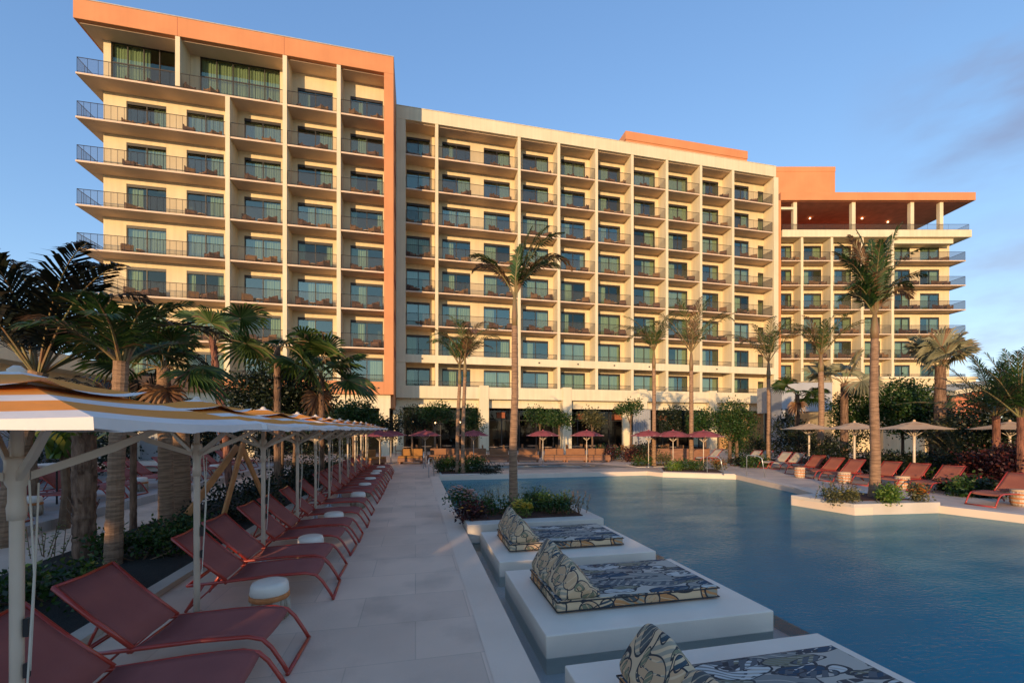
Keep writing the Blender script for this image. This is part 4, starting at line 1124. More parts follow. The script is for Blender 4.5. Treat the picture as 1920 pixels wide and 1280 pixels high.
tree(at(884, 32), 2.1, [(-.2, 0, 3.0, .7, 1.2), (.3, 0, 2.4, .6, 1.2)], 2000, .14, 'leafy tree at the second white pillar, behind the twin palms', 76, 'leaf_mid')
tree(at(1012, 32), 2.6, [(-.4, 0, 3.2, .7, .8), (.4, 0, 3.0, .6, .8)], 2000, .14, 'thin tree against dark glass, right of the tallest palm', 77, 'leaf_mid')
tree(at(1048, 30), 2.5, [(-.2, 0, 2.9, .65, .7), (.4, 0, 2.7, .55, .7)], 2200, .13, 'bright green tree partly over the third white pillar', 78, 'leaf_mid')
tree(at(1110, 33), 2.3, [(-.2, 0, 3.1, .65, .8), (.4, 0, 2.8, .55, .9)], 1800, .14, 'dim tree behind the red parasol with the pointed top', 79, 'leaf_olive')
tree(at(1182, 30), 2.9, [(-.6, 0, 3.5, .5, .7), (.3, 0, 3.7, .6, .7)], 1600, .13, 'wispy tree above the white curtain', 80, 'leaf_mid')
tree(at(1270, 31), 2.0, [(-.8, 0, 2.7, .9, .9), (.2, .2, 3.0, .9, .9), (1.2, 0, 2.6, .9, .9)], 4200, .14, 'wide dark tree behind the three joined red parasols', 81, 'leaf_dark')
tree(at(1322, 29), 1.9, [(-.5, 0, 2.4, .7, .9), (.4, .2, 2.8, .7, .9)], 2600, .14, 'medium tree left of the round-headed twin-trunk tree', 82, 'leaf_mid')
tree(at(1374, 26.5), 1.9, [(-.5, 0, 2.5, .85, .9), (.1, .2, 3.1, .95, .85), (.7, 0, 2.5, .85, .9), (0, -.2, 2.0, .8, .7)], 6500, .12, 'round-headed green tree on two reddish trunks', 83, 'leaf_mid', stems=[(-.22, 0), (.25, 0)], r=.12)
tree(at(1602, 25), 2.2, [(-.5, 0, 3.2, 1.0, .9), (.5, .2, 3.6, 1.0, .9), (0, 0, 2.2, 1.0, .9)], 5200, .14, 'tall shrubby tree left of the island palm trunk', 84, 'leaf_mid')
tree(at(1692, 24), 2.4, [(-1.0, 0, 3.5, 1.1, .9), (.2, .2, 3.9, 1.2, .85), (1.3, 0, 3.4, 1.1, .9), (0, -.3, 2.7, 1.2, .8)], 11000, .14, 'largest dark green tree between the island palm and the silvery palm', 85, 'leaf_mid')
tree(at(1745, 23), 2.0, [(0, 0, 2.6, .9, 1.0), (.7, 0, 2.4, .8, 1.0)], 3600, .14, 'dark tree at the foot of the broad silvery palm', 86, 'leaf_dark')
tree(at(1478, 30), 1.6, [(0, 0, 2.2, .9, 1.0), (.9, 0, 1.9, .8, 1.0)], 3000, .14, 'dark bushy tree in front of the white service block', 87, 'leaf_dark')
tree(at(1880, 19), 1.8, [(-.8, 0, 2.6, 1.1, 1.0), (.6, 0, 3.0, 1.2, 1.0), (1.8, 0, 2.6, 1.2, 1.0)], 7000, .14, 'dark tree mass behind the right edge palms', 88, 'leaf_dark')
tree(at(1800, 21), 1.4, [(-.8, 0, 1.9, .9, 1.0), (.6, 0, 2.1, .9, 1.0)], 4000, .13, 'low olive green tree below the pavilion roof', 89, 'leaf_olive')

# soil in the planters
def planter_block(name, label, outer, inner, z, cat='planter'):
    t = empty(name, (outer[0][0], outer[0][1], 0), 0, label, cat)
    ox, oy = outer[0]
    b = MB(); b.prism([(x - ox, y - oy) for x, y in outer], -1.42, z); w = b.build('planter_wall', 'planter_wall', t, bevel=.012)
    b = MB(); b.prism([(x - ox, y - oy) for x, y in inner], z - .03, z + .018); b.build('soil', 'mulch', t)
    return t
planter_block('pool_planter', 'white planter block in the pool at the foot of the tallest palm', [(1.03, 8.62), (4.0, 8.62), (4.0, 10.35), (1.03, 10.35)], [(1.12, 8.98), (3.66, 8.98), (3.66, 10.15), (1.12, 10.15)], .17)
planter_block('pool_planter', 'cream angular planter jutting into the pool under the thick palm', [(11.49, 9.14), (14.14, 8.88), (14.2, 11.2), (11.19, 10.84)], [(11.95, 9.55), (13.75, 9.32), (13.7, 10.75), (11.9, 10.55)], .10)
planter_block('pool_planter', 'low planter bed at the far left pool corner with twin palms', [(1.1, 19.95), (4.0, 19.95), (4.0, 22.0), (1.1, 22.0)], [(1.2, 20.05), (3.9, 20.05), (3.9, 21.9), (1.2, 21.9)], .03)
planter_block('pool_planter', 'low corner planter of orange flowers at the far right pool edge', [(11.75, 18.65), (14.5, 17.05), (15.6, 19.3), (12.9, 21.0)], [(12.0, 18.95), (14.3, 17.6), (15.2, 19.3), (12.9, 20.6)], .04)
planter_block('pool_planter', 'small low bed at the base of the slim palm by the spa', [(12.0, 21.6), (14.6, 21.6), (14.8, 23.2), (12.2, 23.2)], [(12.1, 21.7), (14.5, 21.7), (14.7, 23.1), (12.3, 23.1)], .03)

def on(px, py, z=.17):
    p = gp(px, py, z); return p
shrub(on(868, 953, .18), .55, .50, 900, .06, 'rose bush with pale pink blooms in the near planter corner', 101, 'leaf_mid', 'flower_pink', 110, name='flowering_shrub')
shrub(on(886, 972, .18), .50, .30, 700, .07, 'small copper-leaved shrub below the pink roses', 102, 'leaf_red', 'flower_orange', 10)
shrub(on(922, 963, .18), .80, .40, 1500, .05, 'low fine-leaved green shrub left of the tallest palm', 103, 'leaf_mid')
sprigs(on(912, 950, .18), 12, .5, 'loose upright sprigs behind the low green shrub', 104, 'leaf_mid', .18)
shrub(on(978, 968, .18), .35, .35, 500, .05, 'yellow-flowered plant just right of the tallest palm trunk', 105, 'leaf_bright', 'flower_yellow', 80, name='flowering_shrub')
shrub(on(1008, 958, .18), .62, .48, 2000, .05, 'rounded dark green shrub in the middle of the near planter', 106, 'leaf_mid')
shrub(on(1040, 962, .18), .62, .44, 1800, .05, 'rounded green shrub right of center in the near planter', 107, 'leaf_mid')
sprigs(on(1072, 962, .18), 16, .5, 'dry-looking sprigs at the right end of the near planter', 108, 'leaf_olive', .16)
sprigs(on(985, 948, .18), 10, .35, 'few green sprigs behind the tallest palm trunk', 109, 'leaf_mid', .2)
# island planter
sprigs(on(1550, 935, .11), 10, .5, 'light green sprigs at the left tip of the island planter', 111, 'leaf_bright', .14)
shrub(on(1583, 940, .11), .9, .34, 1300, .06, 'loose yellow-green shrub in the left part of the island planter', 112, 'leaf_olive', 'flower_yellow', 14)
sprigs(on(1578, 932, .11), 14, .6, 'tall thin sprigs left of the island palm', 113, 'leaf_mid', .28)
shrub(on(1668, 940, .11), .66, .40, 1900, .07, 'bright green rounded shrub right of the island palm', 114, 'leaf_bright')
shrub(on(1722, 938, .11), .5, .42, 700, .07, 'orange flowering plant at the right end of the island planter', 115, 'leaf_olive', 'flower_orange', 70, name='flowering_shrub')
# far planters
shrub(on(838, 884, .04), 1.1, .75, 1400, .09, 'green shrub left of the twin palms', 116, 'leaf_mid')
shrub(on(826, 884, .04), .5, .7, 300, .10, 'pale flowering plant at the left corner of the far left planter', 117, 'leaf_olive', 'flower_pink', 24)
shrub(on(886, 884, .04), 1.3, .8, 2000, .09, 'dense dark green shrub right of the twin palms', 118, 'leaf_mid')
shrub(on(918, 886, .04), .9, .4, 700, .08, 'low trailing shrub at the right end of the far left planter', 119, 'leaf_dark')
shrub(on(1262, 882, .05), .8, .4, 700, .08, 'spiky green plant at the left of the corner planter', 120, 'leaf_bright')
shrub(on(1282, 880, .05), .9, .5, 800, .08, 'mounded green shrub in the middle of the corner planter', 121, 'leaf_mid')
shrub(on(1308, 881, .05), .8, .5, 800, .08, 'dark green shrub right of the corner planter palm', 122, 'leaf_mid')
shrub(on(1346, 880, .05), .7, .5, 500, .09, 'vivid orange flowering shrub in the corner planter', 123, 'leaf_olive', 'flower_orange', 110, name='flowering_shrub')
shrub(on(1206, 872, .04), 1.4, .5, 900, .09, 'low green mound beside the spa', 124, 'leaf_mid')
shrub(on(1244, 872, .04), 1.0, .7, 600, .09, 'grassy plant at the foot of the slim palm by the spa', 125, 'leaf_olive')
# hedges and beds on the right
for i, (px, d, w, h, lf, lab) in enumerate([
    (1560, 21.5, 2.6, 1.6, 'leaf_dark', 'dark hedge shrub behind the leftmost coral lounger on the right'),
    (1620, 20.0, 2.6, 1.05, 'leaf_dark', 'dark hedge shrub behind the thick palm trunk'),
    (1680, 19.0, 2.4, 1.05, 'leaf_dark', 'dark hedge shrub behind the middle beige parasol pole'),
    (1738, 18.4, 2.4, 1.05, 'leaf_dark', 'dark hedge shrub right of the third beige parasol pole'),
    (1800, 17.5, 2.2, 1.05, 'leaf_dark', 'dark hedge shrub behind the empty low table'),
    (1850, 15.6, 1.6, 1.3, 'leaf_red', 'dark red leaved shrub left of the rightmost lounger'),
    (1905, 14.6, 1.8, 1.6, 'leaf_red', 'dark red leaved shrub above the rightmost lounger'),
    (1880, 17.5, 2.6, 2.2, 'leaf_dark', 'tall dark shrub behind the red leaved ones'),
    (1815, 13.6, 1.2, .45, 'leaf_mid', 'low green border shrub in front of the empty low table'),
    (1790, 14.6, .7, .35, 'leaf_mid', 'small border shrub right of the nearest full lounger'),
    (1842, 13.4, .9, .35, 'leaf_dark', 'small dark border shrub left of the rightmost lounger'),
    (1415, 24.0, 2.2, .6, 'leaf_mid', 'gray-green border shrubs in front of the tan loungers'),
    (1392, 24.5, 1.0, .6, 'leaf_dark', 'small dark border shrub left of the tan loungers'),
    (1455, 27.5, 3.0, 1.9, 'leaf_dark', 'dark hedge shrub behind the tan loungers'),
    (1520, 26.5, 3.0, 2.0, 'leaf_dark', 'dark hedge shrub behind the leftmost beige parasol'),
    (1400, 29.0, 3.0, 1.7, 'leaf_mid', 'hedge shrub in front of the timber screen'),
    (1175, 28.2, 3.2, 1.1, 'leaf_red', 'dark brownish shrub row right of the bench sofas'),
    (1220, 28.5, 2.6, 1.2, 'leaf_dark', 'dark shrub behind the slim palm by the spa'),
    (1140, 29.5, 1.6, 1.0, 'leaf_mid', 'green shrub at the right end of the bench sofas'),
    (1755, 22.0, 2.2, 1.2, 'leaf_dark', 'dark shrub below the silvery palm trunk')]):
    shrub(at(px, d), w, h, int(900 + 900 * w * h) if d < 20 else int(500 + 500 * w * h), .11, lab, 130 + i, lf)
sprigs(at(1738, 16.2), 6, .8, 'bright young shoots behind the lounger nearest the middle parasol', 160, 'leaf_bright', .12, ls=.16)
# left bed shrubs
rb = random.Random(8)
yy = 3.2; i = 0
bedw = ['nearest', 'second nearest', 'third nearest', 'fourth nearest', 'fifth nearest', 'sixth nearest', 'seventh nearest', 'eighth nearest', 'ninth nearest', 'tenth nearest', 'eleventh nearest', 'twelfth nearest', 'thirteenth nearest', 'fourteenth nearest']
while yy < 22:
    x = -4.15 + rb.uniform(-.2, .2)
    w = rb.uniform(1.1, 1.5) * (1 if yy < 12 else 1.5)
    sh_ = shrub((x, yy, .05), w, rb.uniform(.32, .46) * (1.0 if yy < 12 else 1.7), 1500 if yy < 12 else 900, .07 if yy < 12 else .1,
          bedw[i] + ' dark green shrub of the left bed behind the red loungers', 170 + i, rb.choice(['leaf_dark', 'leaf_mid', 'leaf_dark']), group='shrubs of the left bed', depth=.8)
    yy += w * 1.15; i += 1
sprigs(at(92, 6.9, .05), 9, .55, 'bright green sprigs beside the shaggy palm', 210, 'leaf_bright', .12, ls=.07)
def strap_plant(loc, n, L, label, seed, leaf='leaf_bright', w=.09, name='strap_leaf_plant'):
    rng = random.Random(seed); t = empty(name, loc, 0, label, 'plant'); c = MB()
    for i in range(n):
        az = rng.uniform(0, 2 * pi); el = R(rng.uniform(45, 85)); l_ = L * rng.uniform(.6, 1.1); p = Vector((rng.gauss(0, .12), rng.gauss(0, .12), 0)); h = Vector((cos(az), sin(az), 0)); s_ = Vector((-sin(az), cos(az), 0)); vs = []; m_ = 7
        for j in range(m_ + 1):
            f = j / m_; ww = w * sin(pi * min(.97, .15 + f * .85)) * .5
            vs += [tuple(p - s_ * ww), tuple(p + s_ * ww)]
            e = el - 2.0 * f * f; p = p + (h * cos(e) + Vector((0, 0, sin(e)))) * l_ / m_
        c.add(vs, [(2*j, 2*j+1, 2*j+3, 2*j+2) for j in range(m_)])
    c.build('leaves', leaf, t); return t
strap_plant(at(292, 8.0, .05), 14, .5, 'dark bromeliad-like plant at the path edge by the ringed palms', 211, 'leaf_red', .07)
o = strap_plant(at(120, 9.0, 1.2), 26, 1.7, 'big strap-leaved plant glowing green behind the first canopy', 212, 'leaf_bright', .16); o.location.z = 1.5
s = MB(); s.tube([(0, 0, -1.5), (.05, 0, -.7), (0, 0, .05)], [.10, .08, .07], 8); s.build('stem', 'branch', o)
o = strap_plant(at(60, 10.0, 1.2), 20, 1.6, 'big strap-leaved plant in shade under the dark left palm', 213, 'leaf_dark', .15); o.location.z = 1.5
s = MB(); s.tube([(0, 0, -1.5), (.05, 0, -.7), (0, 0, .05)], [.10, .08, .07], 8); s.build('stem', 'branch', o)
# hedge behind the upper terrace
for i, (px, d, w, h) in enumerate([(20, 15, 3, 2.4), (110, 17, 3.4, 2.3), (190, 19, 3.4, 2.6), (262, 20, 3.0, 3.2), (330, 22, 3.4, 3.0), (400, 22, 3.4, 2.6), (470, 24, 3.6, 2.6), (545, 25, 3.6, 2.6), (610, 26, 3.2, 2.4)]):
    shrub(at(px, d), w, h, 2200, .14, ordw(i) + ' tall dark hedge shrub from the left, behind the upper terrace', 220 + i, 'leaf_dark', group='hedge behind the upper terrace')

# ------------------------------------------------------------------ buildings and walls besides the hotel
t = empty('garden_wall', (-13.6, -1, 0), 0, 'long white garden wall behind the upper terrace loungers', 'wall')
b = MB(); b.box(-.12, .12, 0, 22, 0, 2.05); b.build('wall', 'shaded_white', t, bevel=.01)
t = empty('garden_building', (-32, 22, 0), 0, 'low cream building with deep flat roof at the far left', 'building')
b = MB(); b.box(0, 10.5, 1, 13, 0, 5.6); b.build('wall', 'cream_stucco', t)
b = MB(); b.box(-1, 12, 0, 14.5, 5.6, 6.5); b.build('roof', 'cream_band', t, bevel=.02)
for y in (2.5, 5.5, 8.5):
    b = MB(); b.box(10.5, 10.56, y, y + 2.2, .1, 4.6); w = b.build('window', 'window_frame', t)
    b = MB(); b.add([(10.565, y + .1, .2), (10.565, y + 2.1, .2), (10.565, y + 2.1, 4.5), (10.565, y + .1, 4.5)], [(0, 1, 2, 3)]); b.build('pane', 'window_glass', w)
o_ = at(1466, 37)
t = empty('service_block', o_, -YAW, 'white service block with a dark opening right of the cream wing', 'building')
b = MB(); b.box(0, 1.3, 0, 1.5, 0, 6.2); b.box(1.3, 4.6, .3, 6, 3.7, 6.2); b.build('wall', 'shaded_white', t, bevel=.015)
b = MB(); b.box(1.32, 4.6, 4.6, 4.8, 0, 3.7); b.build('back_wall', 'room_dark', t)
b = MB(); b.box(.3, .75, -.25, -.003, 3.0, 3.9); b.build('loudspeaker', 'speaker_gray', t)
o_ = at(1560, 40)
t = empty('garden_building', o_, -YAW, 'beige low building behind the silvery fan palm', 'building')
b = MB(); b.box(0, 13.5, 0, 8, 0, 6.85); b.build('wall', 'cream_stucco', t)
b = MB(); b.box(-.1, 13.6, -.1, 8.1, 6.852, 7.05); b.build('roof', 'cream_band', t)
for x in (.3, 4.5, 8.8):
    b = MB(); b.box(x, x + 1.3, -.35, -.003, 0, 5.6); b.build('pier', 'cream_stucco', t)
o_ = at(1768, 30)
t = empty('garden_pavilion', o_, -YAW, 'small pavilion with sloping cream roof and dark underside', 'pavilion')
b = MB(); b.add([(-.2, -1, 4.45), (6.4, -1, 5.6), (6.4, 6, 5.6), (-.2, 6, 4.45), (-.2, -1, 4.75), (6.4, -1, 5.9), (6.4, 6, 5.9), (-.2, 6, 4.75)], [(3, 2, 1, 0), (4, 5, 6, 7), (0, 1, 5, 4), (1, 2, 6, 5), (2, 3, 7, 6), (3, 0, 4, 7)]); b.build('roof', 'cream_band', t)
b = MB(); b.add([(.2, 0, 4.48), (6, 0, 5.49), (6, 0, 4.7), (.2, 0, 4.0)], [(3, 2, 1, 0)]); b.add([(.2, .1, 0), (2.0, .1, 0), (2.0, .1, 4.6), (.2, .1, 4.3)], [(0, 1, 2, 3)]); b.box(2.1, 6, 3.0, 3.2, 0, 4.8); b.build('wall', 'terrace_ceiling', t)
for x in (.1, 3.0, 6.0):
    b = MB(); b.box(x, x + .2, -.5, -.3, 0, 4.5 + x * .17); b.build('post', 'brown_wood', t)
# unseen sun blocker added behind the viewpoint, slots shaped to shade the near deck
t = empty('sun_blocker', (-40, -15, 0), 0, 'long unseen sun blocker added behind the viewpoint, with open slots', 'building')
b = MB(); b.box(0, 16, 0, 3, 0, 3.2); b.box(16, 23, 0, 3, 0, 3.15); b.box(23, 33.2, 0, 3, 0, 2.55); b.build('wall', 'cream_stucco', t)
b = MB(); b.box(0, 23, 0, 3, 4.1, 4.7); b.box(23, 27.4, 0, 3, 3.35, 4.5); b.box(27.4, 33.2, 0, 3, 3.1, 3.4); b.build('wall', 'cream_stucco', t)
b = MB(); b.box(-.3, 27.6, -.3, 3.3, 4.702, 4.85); b.build('roof', 'cream_band', t)
rb = random.Random(4); x = 0
while x < 33:
    z0, z1 = (3.15, 4.1) if x < 22.8 else ((2.55, 3.35) if x < 27.3 else (2.55, 3.1))
    w = rb.choice([.15, .3, .5]) if 23 < x < 26.8 else rb.choice([.5, .8, 1.4]) if x > 16 else rb.choice([1.0, 1.6, 2.2]); b = MB(); b.box(x, x + w, .3, .7, z0, z1); b.build('column', 'cream_band', t); x += w + rb.choice([.12, .25, .45, .8])  # uneven column widths shaped to let sun streaks through
shrub((-5.4, -13.5, 0), 2.4, 3.0, 2600, .22, 'tall unseen hedge added behind the viewpoint to block sun', 240, 'leaf_dark')  # out of view, added to extend the blocker's shade

# ------------------------------------------------------------------ loungers
def make_lounger(sling, grp):
    t = empty('sun_lounger', (0, 0, 0), 0, None, 'sun lounger', grp)
    W_ = .315
    f = MB()
    for s in (-1, 1):
        y = s * W_
        f.tube([(-.38, y, .315), (0, y, .33), (.5, y, .355), (.86, y, .355), (.97, y, .325), (1.04, y, .25), (1.13, y, .10), (1.17, y, .022)], .0185, 8)
    f.tube([(1.17, -W_ - .018, .02), (1.17, W_ + .018, .02)], .0185, 8)
    f.tube([(-.38, -W_, .315), (-.38, W_, .315)], .016, 8)
    f.tube([(.0, -W_, .31), (.0, W_, .31)], .014, 8)
    f.build('frame', 'red_metal', t, smooth=True)
    for s in (-1, 1):
        g = MB(); y = s * W_
        g.tube([(-.22, y, .32), (-.40, y, .02)], .017, 8)
        g.tube([(-.10, y * .93, .30), (-.32, y * .93, .10), (-.37, y * .93, .05)], .010, 6)
        g.build('leg', 'red_metal', t, smooth=True)
    bf = MB()
    for s in (-1, 1): bf.tube([(.01, s * (W_ + .001), .345), (-.27, s * (W_ + .001), .60), (-.53, s * (W_ + .001), .868)], .0195, 8)
    bf.tube([(-.53, -W_, .868), (-.535, 0, .852), (-.53, W_, .868)], .014, 8)
    bf.build('backrest_frame', 'red_metal', t, smooth=True)
    for s in (-1, 1):
        p = MB(); p.tube([(-.24, s * (W_ - .035), .555), (-.335, s * (W_ - .035), .33)], .012, 6); p.build('prop', 'red_metal', t, smooth=True)
    p = MB(); p.tube([(-.335, -W_ + .03, .33), (-.335, W_ - .03, .33)], .010, 6); p.build('prop_bar', 'red_metal', t, smooth=True)
    def strip(path, sag, name, m_):
        q = MB(); n = len(path); ny = 8; vs = []
        for (x, z) in path:
            for j in range(ny + 1):
                u = j / ny; vs.append((x, -W_ + 2 * W_ * u, z + .012 - sag * 4 * u * (1 - u)))
        q.add(vs, [(i*(ny+1)+j, (i+1)*(ny+1)+j, (i+1)*(ny+1)+j+1, i*(ny+1)+j+1) for i in range(n - 1) for j in range(ny)])
        ob = q.build(name, m_, t, smooth=True)
        so_ = ob.modifiers.new('thickness', 'SOLIDIFY'); so_.thickness = .007
        return ob
    strip([(.03, .335), (.25, .345), (.5, .357), (.7, .36), (.86, .357), (.94, .338), (.985, .30)], .022, 'seat', sling)
    strip([(-.53, .862), (-.40, .727), (-.27, .600), (-.13, .472), (.0, .350)], .014, 'backrest', sling)
    return t
lr = make_lounger('coral_sling', 'red framed loungers along the left of the pool walk'); used = []
ys = [3.42, 4.34, 5.90, 6.72, 7.86, 8.66, 9.86, 11.25, 12.95, 13.7, 14.6, 15.35, 16.2, 17.2, 18.0, 19.1, 19.9, 21.0, 21.8]
for i, y in enumerate(ys):
    place(lr, used, (-2.2 + random.Random(i).uniform(-.03, .03), y, .0), R(random.Random(i).uniform(-2.6, 2.6)), 'dusty red lounger with raised back, %s from the camera on the left' % ('nearest' if i == 0 else ordw(i)))
ys = [(9.6, 0), (10.5, 0), (12.3, 0), (13.5, 0), (14.4, 0), (16.0, 0), (16.9, 0), (18.5, 0), (19.4, 0), (21, 0), (21.9, 0), (23.5, 0)]
for i, (y, a) in enumerate(ys):
    place(lr, used, (-8.9, y, .22), R(random.Random(i).uniform(-3, 3)), 'lounger in the front row of the upper left terrace, %s from the camera' % ('nearest' if i == 0 else ordw(i)), 'loungers on the upper left terrace')
for i, y in enumerate([12.5, 14.5, 16.7, 18.9, 21.0, 23.0]):
    place(lr, used, (-11.6, y, .22), R(random.Random(i + 50).uniform(-4, 4)), 'lounger in the back row of the upper left terrace, %s from the camera' % ('nearest' if i == 0 else ordw(i)), 'loungers on the upper left terrace')
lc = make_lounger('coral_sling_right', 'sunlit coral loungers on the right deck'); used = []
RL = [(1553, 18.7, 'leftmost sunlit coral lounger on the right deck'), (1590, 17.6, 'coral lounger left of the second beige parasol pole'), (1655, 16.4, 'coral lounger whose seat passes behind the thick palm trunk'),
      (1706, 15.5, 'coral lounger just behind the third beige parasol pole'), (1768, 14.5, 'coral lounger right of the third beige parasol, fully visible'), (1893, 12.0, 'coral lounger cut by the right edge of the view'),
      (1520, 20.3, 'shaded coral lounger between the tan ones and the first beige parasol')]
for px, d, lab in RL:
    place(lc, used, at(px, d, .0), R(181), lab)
lt_ = make_lounger('tan_sling', 'tan loungers before the hedge'); used = []
for px, d, lab in ((1408, 25.2, 'leftmost tan lounger before the hedge'), (1428, 25.0, 'second tan lounger from the left before the hedge'), (1462, 23.5, 'third tan lounger from the left, near the first beige parasol'), (1486, 22.8, 'rightmost tan lounger, beside the coral ones'), (1335, 27.0, 'tan lounger alone behind the corner planter')):
    place(lt_, used, at(px, d, .0), R(181), lab)

# ------------------------------------------------------------------ drum stools
def make_stool():
    t = empty('drum_stool', (0, 0, 0), 0, None, 'side stool', 'woven drum stools beside the loungers')
    b = MB(); b.lathe([(.185, 0), (.212, .05), (.222, .12), (.222, .22), (.218, .25)], 32); 
    # raised weave
    for k in range(44):
        a = 2 * pi * k / 44; b.tube([(.213 * cos(a), .213 * sin(a), .02), (.228 * cos(a + .05), .228 * sin(a + .05), .12), (.222 * cos(a - .02), .222 * sin(a - .02), .245)], .0075, 4)
    b.build('base', 'woven_base', t, smooth=True)
    b = MB(); b.lathe([(.219, .25), (.229, .255), (.229, .305), (.219, .31)], 32); b.build('band', 'orange_rope', t, smooth=True)
    b = MB(); b.lathe([(.215, .31), (.222, .32), (.214, .40), (.200, .432), (.17, .446), (.0001, .448)], 32); b.build('lid', 'white_lid', t, smooth=True)
    return t
ds = make_stool(); used = []
for i, (x, y) in enumerate([(-1.58, 5.22), (-1.62, 7.30), (-1.62, 9.26), (-1.5, 12.1), (-1.55, 14.15), (-1.55, 15.78), (-1.55, 17.6), (-1.55, 18.55), (-1.55, 20.45)]):
    place(ds, used, (x, y, 0), i * .4, sc=(.88, .88, .94), label= 'white-lidded drum stool between the left loungers, %s from the camera' % ('nearest' if i == 0 else ordw(i)))
for i, (x, y) in enumerate([(-8.2, 11.4), (-8.2, 15.2), (-8.2, 17.7), (-8.2, 20.2)]):
    place(ds, used, (x, y, .22), i * .4, 'drum stool on the upper left terrace, %s from the camera' % ('nearest' if i == 0 else ordw(i)), 'drum stools on the upper terrace')
def make_barrel():
    t = empty('drum_stool', (0, 0, 0), 0, None, 'side stool', 'striped drum stools on the right deck')
    b = MB(); b.lathe([(.17, 0), (.20, .06), (.215, .16), (.218, .28), (.205, .40)], 28); b.build('base', 'woven_base', t, smooth=True)
    for z, r in ((.08, .207), (.19, .219), (.30, .220)):
        q = MB(); q.lathe([(r - .004, z), (r + .006, z + .01), (r + .006, z + .04), (r - .004, z + .05)], 28); q.build('band', 'orange_rope', t, smooth=True)
    b = MB(); b.lathe([(.20, .40), (.21, .41), (.205, .45), (.0001, .455)], 28); b.build('lid', 'canopy_beige', t, smooth=True)
    return t
ds = make_barrel(); used = []
for px, py, lab in ((1500, 895, 'striped drum stool at the left of the sunlit coral loungers'), (1583, 906, 'striped drum stool by the second beige parasol pole'), (1692, 916, 'striped drum stool by the third beige parasol pole'), (1914, 948, 'striped drum stool at the right edge by the lounger')):
    place(ds, used, gp(px, py), 0, lab)

